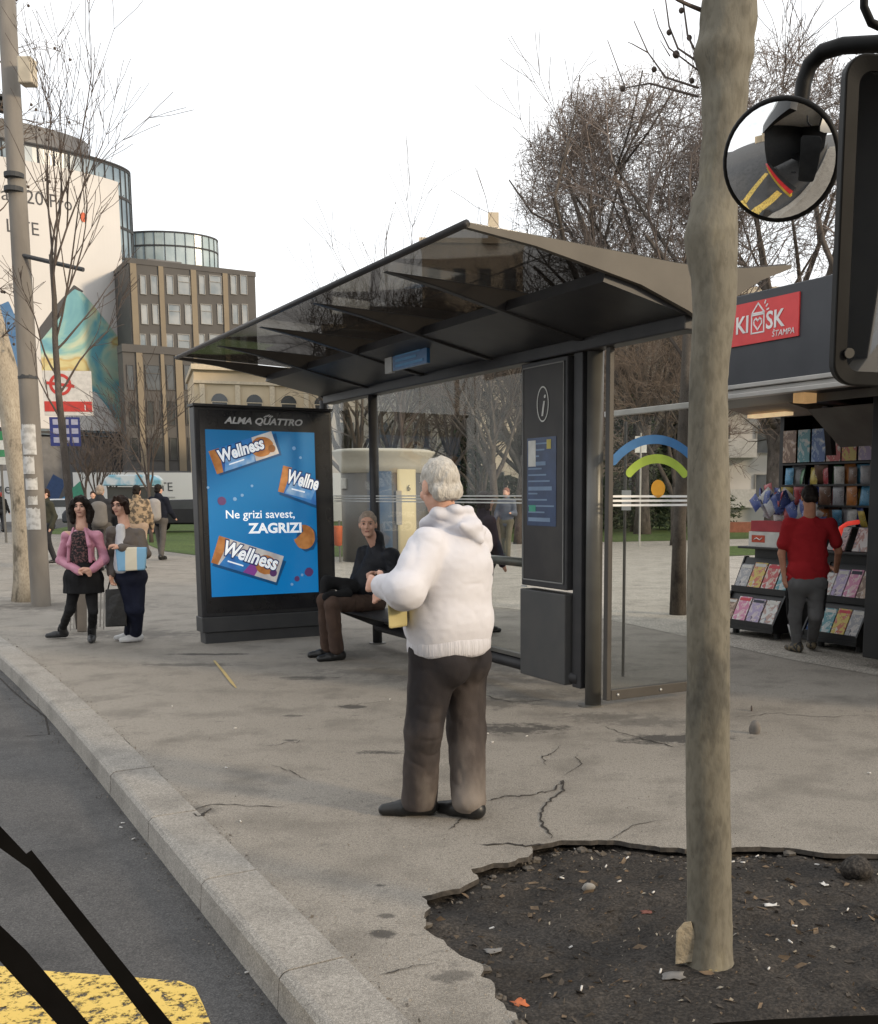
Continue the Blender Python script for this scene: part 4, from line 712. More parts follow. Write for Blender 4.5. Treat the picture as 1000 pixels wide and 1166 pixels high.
t.links.new(n.outputs[0], r.inputs[0]); t.links.new(r.outputs[0], b.inputs['Base Color']); t.links.new(b.outputs[0], o.inputs[0])
zy = lambda y, Y=92.5: ZY(y, Y)
bshape('banner_phone', [(pxw(40), zy(368)), (pxw(60), zy(340)), (pxw(82), zy(312)), (pxw(92), zy(318)), (pxw(40), zy(392))][::-1], tk, .015)
bshape('banner_picture', [(pxw(40), zy(470)), (pxw(40), zy(384)), (pxw(66), zy(350)), (pxw(70), zy(330)), (pxw(82), zy(317)), (pxw(90), zy(320)), (pxw(112), zy(347)), (pxw(130), zy(372)), (.1, zy(385)), (.1, zy(487)), (pxw(125), zy(478)), (pxw(98), zy(438)), (pxw(70), zy(452))], m, .04)
blue_ = mat('banner blue', (.04, .12, .26), (.12, .22, .35), .4); bshape('banner_picture', [(pxw(-30), zy(470)), (pxw(-30), zy(360)), (pxw(8), zy(340)), (pxw(22), zy(380)), (pxw(10), zy(450))], blue_, .04)
rs = MB(); [rs.add([on_banner(pxw(96), zy(228), .05)] + [on_banner(pxw(96) + .42 * math.cos(a * .5236), zy(228) + .42 * math.sin(a * .5236), .05) for a in range(12)], [(0, i + 1, (i + 1) % 12 + 1) for i in range(12)])]; rs.build('banner_dot', mat('banner red', (.60, .13, .06)), bnr)

# ------------------------------------------------------------------ office block, glass drum, classical building, houses behind the park
obr = mat('office brown', (.070, .066, .063), (.083, .078, .073), .6, .7); otan = mat('office tan', (.185, .150, .105), (.215, .175, .12), .5, .7); ogl = mat('office glass', (.16, .19, .21), (.32, .33, .33), .5, .12, spec=.7); odk = mat('office dark glass', (.03, .034, .036), (.07, .075, .075), .5, .1, spec=.7); ofr = mat('window frame', (.30, .29, .27))
def window(parent, x0, x1, z0, z1, y, fm, gm, d=.12, mull=0, name='window'):       # facade in local x z, front at y, facing -y
    q = MB(); w = .05; [q.box(a, b) for a, b in (((x0, y - d, z0), (x0 + w, y + .1, z1)), ((x1 - w, y - d, z0), (x1, y + .1, z1)), ((x0 + w, y - d, z0), (x1 - w, y + .1, z0 + w)), ((x0 + w, y - d, z1 - w), (x1 - w, y + .1, z1)))]
    if mull: q.box((x0 + w, y - d * .8, (z0 * .35 + z1 * .65)), (x1 - w, y - .01, (z0 * .35 + z1 * .65) + w))
    f_ = q.build(name, fm, parent); MB().box((x0 + w, y - .02, z0 + w), (x1 - w, y + .05, z1 - w)).build('pane', gm, f_); return f_
OB = P(155, 400, 95); OB.z = 0; ob = thing('office_building', 'brown and tan office block with rows of tall windows', 'office building', OB, SA)
def face_x(x, base, a=SA, y=0.0, row=430):                        # local x on a facade seen at photo column x
    k = (x - CX) / DY(row); dx = Vector((math.cos(a), math.sin(a))); dy = Vector((-math.sin(a), math.cos(a))); bx, by = base.x + dy.x * y, base.y + dy.y * y; return (k * by - bx) / (dx.x - k * dx.y)
def face_z(x, y, base, a=SA, yy=0.0): lx = face_x(x, base, a, yy, y); Y = base.y + math.sin(a) * lx + math.cos(a) * yy; return ZY(y, Y)
fx = lambda x, y=0.0, row=430: face_x(x, OB, SA, y, row); fz = lambda x, y, yy=0.0: face_z(x, y, OB, SA, yy)
XR = fx(291, 0, 330); HT = fz(150, 300); MB().box((-.3, 0, 0), (XR, 12, HT)).build('wall', obr, ob); MB().box((-.35, -.06, HT), (XR + .06, 12.05, HT + .45)).build('parapet', obr, ob)
rows = [(313, 335), (346, 369), (380, 402)]
W1 = [(159, 166), (171, 179), (189, 197), (202, 216), (226, 233), (238, 252), (262, 269), (273, 281)]; W2 = [(160, 168), (173, 180), (191, 205), (210, 218), (228, 241), (247, 253), (264, 271), (275, 282)]
for r_, (ya, yb) in enumerate(rows):
    for (xa, xb) in (W2 if r_ == 1 else W1): window(ob, fx(xa, 0, ya), fx(xb, 0, ya), fz(xa, yb), fz(xa, ya), 0, ofr, ogl, .1, xb - xa > 9)
for xa, xb in ((150, 157), (182, 187.5), (218.5, 224.5), (254.5, 260)): MB().box((fx(xa, 0, 350), -.16, 4), (fx(xb, 0, 350), -.004, HT)).build('pilaster', otan, ob)
# lower block in front
LY = -2.2; X0, X1 = fx(141, LY), fx(242, LY); HL = fz(147, 394, LY); MB().box((X0, LY, 3.6), (X1, -.02, HL)).build('lower_wall', obr, ob); MB().box((X0 - .05, LY - .12, HL - .5), (X1 + .1, -.2, HL + .15)).build('cornice', obr, ob)
for ya, yb, ws in ((415, 444, ((144, 152), (165, 182), (189, 198), (209, 219), (226, 236))), (456, 484, ((147, 154), (167, 175), (182, 199), (211, 220), (226, 238))), (498, 524, ((149, 157), (168, 186), (193, 202), (214, 222), (228, 238)))):
    for xa, xb in ws: window(ob, fx(xa, LY, ya), fx(xb, LY, ya), fz(xa, yb, LY), fz(xa, ya, LY), LY, obr, odk, .1, xb - xa > 12)
for xa, xb in ((156, 163), (183.5, 187.5), (200, 208), (221, 225)): MB().box((fx(xa, LY), LY - .18, 3.6), (fx(xb, LY), LY - .004, HL - .52)).build('pilaster', otan, ob)
MB().box((X0 - .5, LY - 1.5, 3.1), (XR + 4, LY - .2, 3.75)).build('canopy', twm, ob); MB().box((X0, LY + .5, 0), (X1, 0, 3.6)).build('ground_floor', odk, ob)
MB().box((2, 3, HT + .45), (5, 9, HT + 1.2)).build('roof_plant', twm, ob)
GC = P(190, 280, 112); GC.z = 0; gd = thing('glass_drum', 'round glazed block with a pale roof storey rising behind the office block', 'glass building', GC); GRX, GRY = P(247, 280, 112).x - GC.x, 3.6; dgl = mat('drum glass', (.28, .36, .38), (.48, .55, .56), .3, .15, spec=.7); Hd = ZY(262, 108)
def drum(name, z0, z1, e, m):
    q = MB(); n = 40; pts = [((GRX + e) * math.cos(2 * math.pi * k / n), (GRY + e) * math.sin(2 * math.pi * k / n)) for k in range(n)]; q.prism(pts, lambda a, b, w: (a, b, w), z0, z1); return q.build(name, m, gd)
drum('glass_wall', 15, Hd, 0, dgl); [drum('band', z, z + .15, .06, tfr) for z in (Hd - .1, Hd - 1.4, Hd - 3.3, Hd - 5.2)]
q = MB(); [q.box((GRX * 1.005 * math.cos(a) - .02, GRY * 1.005 * math.sin(a) - .05, 15), (GRX * 1.005 * math.cos(a) + .02, GRY * 1.005 * math.sin(a) + .05, Hd)) for a in [2 * math.pi * k / 32 for k in range(32)]]; q.build('mullions', tfr, gd)
# cream classical building behind the ad box
crm = mat('cream plaster', (.50, .405, .275), (.56, .46, .32), .6, .8); crs = mat('cream trim', (.58, .49, .36)); CB = P(221, 440, 74); CB.z = 0; CA = R_(20); cbld = thing('classical_building', 'cream classical building with arched windows behind the advertising box', 'building', CB, CA); hC = face_z(225, 421, CB, CA); wC = 12.5
MB().box((0, 0, 0), (wC, 10, hC)).build('wall', crm, cbld); MB().box((-.15, -.4, hC - .0), (wC + .1, 10, hC + .35)).build('cornice', crs, cbld); MB().box((-.05, -.18, hC - .9), (wC + .02, -.005, hC - .7)).build('string_course', crs, cbld)
for k in range(5):
    x = 1.1 + 2.35 * k; f_ = window(cbld, x, x + 1.1, hC - 3.9, hC - 2.1, 0, crs, odk, .12); MB().prism([(x + .55 + .55 * math.cos(a), hC - 2.1 + .55 * math.sin(a)) for a in np.linspace(0, math.pi, 12)], lambda a, b, w: (a, w, b), -.12, .05).build('arch', odk, f_)
    window(cbld, x, x + 1.1, 1.2, 3.6, 0, crs, odk, .12); MB().box((x - .75, -.14, .3), (x - .40, -.004, hC - .95)).build('pilaster', crs, cbld)
def house(name_label, base, a, w, d, h_, wall, rows_, cols, cat='building', win=(1.0, 1.6), gm=odk, z0=1.2, balcony=False, step=None, roof=None):
    hb_ = thing('apartment_building', name_label, cat, base, a); MB().box((0, 0, 0), (w, d, h_)).build('wall', wall, hb_); MB().box((-.2, -.25, h_), (w + .2, d, h_ + .4)).build('roof' if roof else 'parapet', roof or crs, hb_); px_ = w / cols
    for r_ in range(rows_):
        z = z0 + r_ * (h_ - z0 - .4) / rows_
        for c_ in range(cols):
            x = px_ * (c_ + .5) - win[0] / 2; window(hb_, x, x + win[0], z, z + win[1], 0, ofr, gm, .1)
        if balcony:
            for c_ in range(0, cols, 2): MB().box((px_ * c_ + .3, -1.2, z - .25), (px_ * (c_ + 1) + .6, -.005, z + .75)).build('balcony', mat('balcony white', (.5, .49, .47)), hb_)
    return hb_
def at(x, Y): p = P(x, 565, Y); p.z = 0; return p
h1 = house('grey plastered building behind the bare park trees in the middle', at(375, 66), R_(6), 9.2, 9, 11.5, mat('grey plaster', (.40, .36, .31), (.34, .305, .265), .5, .85), 3, 4); MB().box((1, 1, 11.9), (8, 8, 13.2)).build('roof_storey', mat('roof dark', (.10, .09, .085)), h1)
h2 = house('tall cream building with a chimney above the shelter roof', at(484, 92), R_(3), 8.5, 8, 22.6, mat('warm plaster', (.47, .405, .32), (.42, .36, .285), .4, .85), 6, 4, win=(1.0, 1.9)); MB().box((5.6, 1, 23), (6.5, 2, 25.4)).build('chimney', crs, h2)
h4 = house('cream house with dark tall windows seen through the shelter glass', at(548, 62), R_(4), 5.5, 9, 12.2, mat('cream house', (.66, .57, .45), (.58, .49, .38), .5, .85), 3, 3, win=(.9, 1.8))
h5 = house('grey brown building behind the wind screen and the conifer', at(655, 70), R_(2), 13, 9, 12.8, mat('brown plaster', (.33, .28, .23), (.27, .23, .19), .5, .85), 4, 5)
h3 = house('white apartment block with balconies behind the kiosk', at(795, 60), R_(-3), 17, 9, 12.5, mat('white plaster', (.54, .52, .49), (.46, .445, .42), .5, .85), 4, 7, balcony=True)
bench = thing('brick_bench', 'low reddish brick bench on the lawn behind the kiosk', 'bench', at(858, 46)); MB().box((-2.2, 0, 0), (2.2, .7, .45)).build('seat', mat('brick red', (.27, .10, .06), (.2, .075, .045), 6), bench)

# ------------------------------------------------------------------ hoarding, cars, far signs
hw = mat('hoarding white', (.60, .585, .56), (.55, .535, .51), .4); HB = at(84, 62); ho = thing('hoarding', 'long white building site hoarding with phone advertising below the office block', 'hoarding', HB, R_(6))
hx = lambda x: face_x(x, HB, R_(6), 0, 560); hz_ = lambda x, y: face_z(x, y, HB, R_(6))
MB().box((hx(84), 0, .1), (hx(420), .15, hz_(150, 538))).build('board_panel', hw, ho); MB().box((hx(-200), 0, .1), (hx(42), .15, hz_(20, 536))).build('board_panel', hw, ho)
HM = lambda x, y, d=.02: FR((hx(x), -d, hz_(x, y)), (1, 0, 0), (0, 0, 1))
text('hoarding_lettering', 'LITE', .72, tk, ho, HM(171, 559)); MB().box((hx(184), -.022, hz_(184, 567)), (hx(199), -.004, hz_(184, 565.5))).build('hoarding_line', mat('banner grey', (.35, .34, .33)), ho); text('hoarding_lettering', 'Mate20 Pro', .85, tk, ho, HM(-22, 562))
for pts, c_ in (([(45, 570), (62, 540), (76, 548), (62, 578)], (.03, .06, .14)), ([(60, 575), (78, 562), (84, 574), (70, 588)], (.05, .22, .42)), ([(78, 560), (92, 548), (98, 562), (86, 576)], (.06, .25, .16))): MB().prism([(hx(a), hz_(a, b)) for a, b in pts], lambda a, b, w: (a, w, b), -.03, -.004).build('hoarding_picture', mat('hoard %d' % int(c_[2] * 100), c_), ho)
def car(label, x, Y, rz, body, s=1.0, group='cars parked before the hoarding'):
    r_ = thing('parked_car', label, 'car', at(x, Y), rz, group); L2 = 2.1
    prof = [(-2.1, .35), (-2.1, .75), (-1.95, .95), (-1.35, 1.0), (-.75, 1.42), (.55, 1.45), (1.25, 1.02), (1.95, .88), (2.1, .65), (2.1, .35)]
    MB().prism(prof, lambda a, b, w: (a, w, b), -.82, .82).build('body', body, r_, bevel=.08); 
    for sd in (-.835, .825): MB().prism([(-1.2, 1.02), (-.72, 1.36), (.5, 1.38), (1.1, 1.02)], lambda a, b, w: (a, w, b), sd, sd + .01).build('side_window', odk, r_)
    for a in (-1.3, 1.3):
        for sd in (-.8, .62): w_ = MB().tube([(a, sd, .32), (a, sd + .18, .32)], .32, 16).build('wheel', kbk, r_); MB().tube([(a, sd - .006, .32), (a, sd + .186, .32)], .19, 12).build('rim', lmet, w_)
    for sd in (-.6, .6): MB().ball((2.06, sd, .7), (.06, .16, .08)).build('headlight', white, r_, True)
    return r_
car('white car parked behind the concrete pole', 70, 56, R_(8), mat('car white', (.55, .56, .57), rough=.25)); car('black car parked at the right end of the hoarding', 216, 47, R_(10), mat('car black', (.015, .015, .017), rough=.2)); car('dark car half hidden behind the walking women in front of the hoarding', 128, 50, R_(8), mat('car dark', (.03, .035, .045), rough=.2))
bsn = thing('market_stall_canopy', 'pale blue and white canopy above the walkers before the hoarding', 'canopy', at(145, 44)); MB().prism([(-1.0, 2.0), (-1.0, 2.25), (-.7, 2.45), (.8, 2.45), (1.0, 2.25), (1.0, 2.0)], lambda a, b, w: (a, w, b), 0, 1.6).build('canopy', mat('canopy blue', (.16, .36, .48), (.5, .55, .58), 1.5, lo=.45, hi=.55), bsn, bevel=.04); MB().box((-.9, .2, 0), (.9, 1.5, 1.95)).build('counter', odk, bsn)
sg1 = thing('transport_sign', 'tall white billboard with a red ring logo and red strip beside the pole', 'billboard', at(73, 40), R_(6)); SB = at(68, 40); q1 = lambda x, y: (face_x(x, SB, R_(6), 0, 450), face_z(x, y, SB, R_(6)))
MB().box((q1(45, 0)[0], -.05, q1(45, 473)[1]), (q1(100, 0)[0], .05, q1(45, 422)[1])).build('board', mat('board white', (.60, .57, .53)), sg1); (a, z1), (b, z0) = q1(45, 457), q1(100, 469); MB().box((a + .02, -.065, z0), (b - .01, -.052, z1)).build('red_strip', mat('strip red', (.50, .05, .04)), sg1)
text('sign_number', '1', .30, white, sg1, FR((b - .33, -.07, z0 + .05), (1, 0, 0), (0, 0, 1))); rg_ = MB(); cxr, czr = q1(65, 438); n = 28
for k in range(n):
    a, b = 2 * math.pi * k / n, 2 * math.pi * (k + 1) / n; rg_.add([(cxr + r2 * math.cos(x), -.06, czr + r2 * math.sin(x)) for r2, x in ((.40, a), (.40, b), (.29, b), (.29, a))], [(0, 1, 2, 3)])
rg_.obox((cxr, -.062, czr), (.5, 0, -.06), (0, .003, 0), (.0, 0, .055)); rg_.build('ring_logo', mat('strip red', (.50, .05, .04)), sg1)
(a, z1), (b, z0) = q1(50, 475), q1(84, 508); MB().box((a, -.06, z0), (b, .04, z1)).build('blue_board', mat('board violet', (.03, .04, .17)), sg1); bw_ = MB(); [bw_.box((a + .12 + .33 * i, -.066, z0 + .12 + .33 * j), (a + .36 + .33 * i, -.062, z0 + .32 + .33 * j)) for i in range(3) for j in range(3)]; bw_.build('board_symbols', mat('symbols', (.35, .35, .45)), sg1)
MB().tube([((a + b) / 2, 0, 0), ((a + b) / 2, 0, z1)], .09, 8).build('pole', tfr, sg1)
gs = thing('street_sign', 'small green and white sign post at the far left edge', 'sign', at(3, 36)); [MB().box((-.42, -.03, ZY(y2, 36)), (.42, .03, ZY(y1, 36))).build('plate', mat('plate %d' % i, c_), gs) for i, (y1, y2, c_) in enumerate(((491, 501, (.03, .2, .08)), (501.5, 512, (.55, .56, .53)), (512.5, 520, (.05, .22, .10)), (520.5, 529, (.5, .51, .48))))]; MB().tube([(0, .05, 0), (0, .05, 3.8)], .04, 8).build('post', gmet, gs)

# ------------------------------------------------------------------ public toilet
tl_ = thing('public_toilet', 'round grey public toilet with a pale flared roof rim behind the shelter', 'public toilet', at(437, 26.0)); k26 = 26.0 / 1200
tr1 = 1.02; tube_p = [(tr1, 0), (tr1, 2.2)]; MB().tube([(0, 0, 0), (0, 0, 2.15)], tr1, 40).build('wall', mat('toilet grey', (.105, .10, .095), (.125, .12, .112), 2, .55), tl_, True)
MB().tube([(0, 0, 2.12), (0, 0, 2.3), (0, 0, 2.5), (0, 0, 2.60), (0, 0, 2.63), (0, 0, 2.68)], [tr1 + .01, tr1 + .04, tr1 + .15, tr1 + .24, tr1 + .25, tr1 + .1], 40).build('roof', mat('toilet rim', (.42, .40, .34), (.36, .34, .29), 2), tl_, True)
pc = lambda a0, a1, z0, z1, e=.02: [MB().prism([((tr1 + r_) * math.cos(a), (tr1 + r_) * math.sin(a)) for r_, aa in ((e, np.linspace(a0, a1, 8)), (-.1, np.linspace(a1, a0, 8))) for a in aa], lambda a, b, w: (a, b, w), z0, z1)][0]
pc(-1.12, -.62, .05, 2.2, .03).build('door_panel', mat('toilet cream', (.50, .44, .28), (.55, .48, .31), 2), tl_, True); pc(-1.75, -1.25, .05, 2.15, .02).build('information_panel', mat('toilet blue', (.06, .09, .14), (.10, .13, .17), 3), tl_, True); pc(-1.16, -1.03, .9, 1.7, .05).build('coin_unit', mat('unit grey', (.28, .27, .25)), tl_)
pc(-2.75, -2.45, 1.75, 2.0, .03).build('notice', mat('notice pale', (.42, .41, .38)), tl_); text('door_number', '6', .2, tfr, tl_, FR(((tr1 + .06) * math.cos(-.9), (tr1 + .06) * math.sin(-.9), 1.7), (.78, .62, 0), (0, 0, 1)))
rbx = thing('litter_bin', 'small orange litter bin standing by the public toilet', 'litter bin', at(384, 25.0)); MB().tube([(0, 0, .4), (0, 0, .42), (0, 0, .85), (0, 0, .88)], [.02, .09, .11, .1], 14).build('bin', mat('bin orange', (.45, .10, .03)), rbx, True); MB().tube([(.0, .2, 0), (0, .2, 1.0)], .025, 8).build('post', gmet, rbx)

# ------------------------------------------------------------------ poles and trees
conc = mat('concrete pole', (.15, .135, .118), (.20, .18, .155), 5, .8, bump=.15, stretch=(1, 1, .3)); PB_ = G(47, 690); pl_ = thing('concrete_pole', 'grey concrete street pole covered with torn paper notices', 'street pole', PB_); tp = P(4, -60, PB_.y + .1) - PB_
MB().tube([tp * t for t in (-.02, .0, .3, .6, 1.0)], [.135, .132, .128, .12, .112], 16).build('shaft', conc, pl_, True)
pap = mat('torn paper', (.52, .51, .49), (.34, .33, .31), 12, .8, lo=.45, hi=.6); tdir = tp.normalized()
def notice(z, h_, a0, a1, m=pap):
    q = MB(); n = 9; r_ = .1345
    for k in range(n):
        a, b = a0 + (a1 - a0) * k / n, a0 + (a1 - a0) * (k + 1) / n; e = [RNG.normal(0, .008) for _ in range(2)]; p = lambda th, zz: tuple(tdir * (zz / tdir.z) + Vector((math.cos(th) * r_, math.sin(th) * r_, 0))); q.add([p(a, z), p(b, z), p(b, z + h_ + e[0]), p(a, z + h_ + e[1])], [(0, 1, 2, 3)])
    q.build('notice', m, pl_, True)
for z, h_, a0, a1 in ((2.15, .42, -2.2, -.7), (1.88, .24, -2.4, -1.0), (1.66, .16, -2.1, -.8), (1.1, .3, -2.4, -.7), (1.45, .12, -1.9, -.9), (2.3, .2, -2.9, -2.2)): notice(z, h_, a0, a1)
notice(3.2, .04, -3.2, 0, tfr)
bxp = P(25, 82, PB_.y - .1) - PB_; MB().box(bxp + Vector((-.02, -.1, -.17)), bxp + Vector((.17, .1, .17))).build('box', mat('box cream', (.52, .46, .36)), pl_, bevel=.02)
ar1, ar2 = P(22, 290, PB_.y) - PB_, P(95, 307, PB_.y - .3) - PB_; MB().tube([ar1, ar2], .03, 8).build('bracket', tfr, pl_)
for z in (200, 216): p1 = P(16, z, PB_.y) - PB_; MB().tube([p1 - tdir * .03, p1 + tdir * .03], .128, 14).build('band', tfr, pl_)
def bark(name, base, pale, dark, sc=5, bump=.5):
    m, t, o = new_mat(name); b = nd(t, 'BsdfPrincipled', Roughness=.85); b.inputs['Specular IOR Level'].default_value = .2; tc = nd(t, 'TexCoord'); mp = nd(t, 'Mapping'); mp.inputs['Scale'].default_value = (1, 1, .45); t.links.new(tc.outputs['Object'], mp.inputs[0])
    n = nd(t, 'TexNoise', Scale=sc, Detail=8, Roughness=.62); t.links.new(mp.outputs[0], n.inputs[0]); r = nd(t, 'ValToRGB'); e = r.color_ramp.elements; e[0].position = .38; e[0].color = col(dark); e[1].position = .64; e[1].color = col(pale); x = e.new(.455); x.color = col(base); x = e.new(.575); x.color = col(tuple(v * 1.12 for v in base)); t.links.new(n.outputs[0], r.inputs[0])
    n2 = nd(t, 'TexNoise', Scale=sc * 14, Detail=4); t.links.new(mp.outputs[0], n2.inputs[0]); q = nd(t, 'MixRGB', blend_type='MULTIPLY'); q.inputs[0].default_value = .35; r2 = nd(t, 'ValToRGB'); r2.color_ramp.elements[0].position = .35; r2.color_ramp.elements[0].color = (.35, .33, .3, 1); r2.color_ramp.elements[1].position = .55; r2.color_ramp.elements[1].color = (1, 1, 1, 1); t.links.new(n2.outputs[0], r2.inputs[0]); t.links.new(r.outputs[0], q.inputs[1]); t.links.new(r2.outputs[0], q.inputs[2])
    n4 = nd(t, 'TexNoise', Scale=sc * 3.2, Detail=7, Roughness=.7); n4.inputs['Distortion'].default_value = .6; t.links.new(mp.outputs[0], n4.inputs[0]); r4 = nd(t, 'MapRange'); r4.inputs[1].default_value = .62; r4.inputs[2].default_value = .66; r4.inputs[4].default_value = .45; t.links.new(n4.outputs[0], r4.inputs[0]); q4 = nd(t, 'MixRGB'); q4.inputs[2].default_value = col(tuple(v * .62 for v in dark)); t.links.new(r4.outputs[0], q4.inputs[0]); t.links.new(q.outputs[0], q4.inputs[1]); q = q4
    t.links.new(q.outputs[0], b.inputs['Base Color']); bp = nd(t, 'Bump', Strength=bump, Distance=.01); t.links.new(n2.outputs[0], bp.inputs['Height']); t.links.new(bp.outputs[0], b.inputs['Normal']); t.links.new(b.outputs[0], o.inputs[0]); return m
plane_b = bark('plane bark', (.155, .142, .112), (.215, .195, .145), (.10, .094, .078), 3.2, .35); pale_b = bark('pale plane bark', (.36, .31, .24), (.48, .42, .33), (.17, .145, .11), 4); grey_b = bark('grey bark', (.085, .072, .062), (.13, .112, .098), (.05, .043, .038), 6); twg = mat('twig', (.23, .19, .165), (.18, .145, .125), 3, .9); twd = mat('dark twig', (.075, .058, .049), (.10, .078, .065), 3, .9); tw2 = mat('brown twig', (.15, .112, .088), (.115, .086, .068), 3, .9)
# the near plane tree: a shaped trunk with burls
TB = G(807, 1092); TB.z = soil_z(TB.x, TB.y) - .02; TYn = TB.y
pt = thing('plane_tree', 'slim plane tree with mottled bark growing from the soil pit in front', 'tree', TB)
prof = [(1104, 807, 33), (1092, 807, 29), (1070, 808, 26.5), (1040, 808, 25.5), (950, 807, 25), (850, 806, 25.3), (750, 807, 25), (650, 807, 24.3), (560, 807.5, 24), (480, 807, 23), (434, 806.5, 22.5), (400, 809, 23.5), (355, 813, 25), (315, 813, 27), (290, 811, 29), (268, 810.5, 30), (250, 812, 28), (217, 816.5, 24), (185, 819, 23), (158, 821.5, 23), (125, 824, 25), (99, 825.5, 26.5), (75, 825, 30), (59, 824.5, 32), (40, 826, 31.5), (20, 828, 31), (0, 830, 30), (-60, 832, 28), (-160, 834, 27)]
q = MB(); pts = [P(x, y, TYn) - TB for y, x, r_ in prof]; rad = [r_ * TYn / DY(y) * .985 for y, x, r_ in prof]; fp, fr2 = [], []
for i in range(len(pts) - 1):
    for k in range(4): fp.append(pts[i].lerp(pts[i + 1], k / 4)); fr2.append(rad[i] + (rad[i + 1] - rad[i]) * k / 4)
q.tube(fp, fr2, 40); V_np = np.array(q.v); ax = np.array([fp[min(len(fp) - 1, i // 40)] for i in range(len(V_np))]); dv = V_np - ax; ln_ = np.linalg.norm(dv, axis=1, keepdims=True); dv = dv / np.maximum(ln_, 1e-6)
nn = .003 * noise3(V_np[:, 0] * 9, V_np[:, 1] * 9, V_np[:, 2] * 5) + .0035 * noise3(V_np[:, 0] * 30, V_np[:, 1] * 30, V_np[:, 2] * 14 + 9) * (.5 + 1.6 * (V_np[:, 2] > 2.5)) + .002 * noise3(V_np[:, 0] * 70, V_np[:, 1] * 70, V_np[:, 2] * 40)
for (px, py, amp, rr) in ((784, 270, .010, .06), (794, 62, .010, .04), (855, 62, .008, .035), (852, 22, .006, .04), (803, 120, .006, .04), (838, 105, .006, .04), (812, 150, .007, .03), (822, 470, .005, .02), (800, 700, .004, .02)):
    c = np.array(P(px, py, TYn - .03) - TB); nn += amp * np.exp(-np.sum((V_np - c) ** 2, 1) / rr ** 2)
q.v = [tuple(x) for x in V_np + dv * nn[:, None]]; q.build('trunk', plane_b, pt, True)
def px_branch(mb, pts, r0, r1, off, Y0, dY=.0): mb.tube([P(x, y, Y0 + dY * i) - off for i, (x, y) in enumerate(pts)], list(np.linspace(r0, r1, len(pts))), 6)
bq = MB(); px_branch(bq, [(800, 12), (785, 6), (772, 0), (760, -8)], .007, .004, TB, TYn, -.02); px_branch(bq, [(797, 70), (783, 40), (779, 10), (775, -20)], .004, .002, TB, TYn, .05); px_branch(bq, [(797, 72), (772, 55), (762, 30), (758, 0), (752, -20)], .004, .0015, TB, TYn, .06); px_branch(bq, [(795, 80), (762, 55), (750, 30), (744, 10)], .003, .0012, TB, TYn, .08); px_branch(bq, [(763, 64), (752, 46)], .002, .001, TB, TYn); px_branch(bq, [(795, 100), (758, 88), (738, 60), (722, 24)], .004, .0015, TB, TYn, .1); px_branch(bq, [(738, 60), (720, 50), (715, 48)], .002, .001, TB, TYn); px_branch(bq, [(795, 110), (740, 95), (712, 100), (692, 46)], .004, .0015, TB, TYn, .1)
bq.build('branches', twd, pt, True)
for x, y in ((770, 62), (776, 12), (785, 43), (788, 92), (745, 79), (709, 101), (762, 37)): MB().ball(P(x, y, TYn + .1) - TB, .009 if y != 62 else .012, 8, 6).build('seed_ball', twd, pt, True)
# pale plane tree at the far left
LB = G(33, 684); lt = thing('plane_tree', 'pale barked plane tree leaning beside the concrete pole at the left', 'tree', LB); LYd = LB.y
lp_ = [(34, 690, 20), (33, 660, 16), (30, 620, 14.5), (27, 570, 14), (22, 520, 14), (15, 470, 14), (6, 425, 14), (-4, 390, 14), (-16, 350, 14), (-40, 280, 13), (-60, 180, 12), (-70, 60, 11)]
MB().tube([P(x, y, LYd) - LB for x, y, r_ in lp_], [r_ * LYd / FPX for x, y, r_ in lp_], 16, jit=lambda i, k: RNG.normal(0, .03)).build('trunk', pale_b, lt, True)
rng = np.random.default_rng(5); sg_ = []
for (x0, y0), (x1, y1), ln_ in (((-40, 280), (60, 210), 2.2), ((-30, 300), (40, 330), 1.6), ((-60, 180), (60, 80), 2.4), ((-65, 120), (50, 20), 2.6), ((-4, 390), (20, 355), .9), ((-60, 200), (70, 130), 2.2)):
    a = np.array(P(x0, y0, LYd) - LB); b = np.array(P(x1, y1, LYd - .4) - LB); d = (b - a) / np.linalg.norm(b - a); grow(rng, sg_, a, d, ln_ * .5, .018, 0, 2, .13, .02, 5, .8, .6, .5, .0032)
seg_mesh('branches', [x[:4] for x in sg_], 4, mat('warm twig', (.17, .125, .09), (.11, .08, .06), 3, .9), lt)
sb = MB(); ends = [x[1] for x in sg_ if x[4] >= 1]
for i in rng.choice(len(ends), 45): sb.ball(ends[i] - np.array([0, 0, .05]), .022, 6, 5)
struct(sb.build('seed_balls', twd, lt, True), 'stuff')
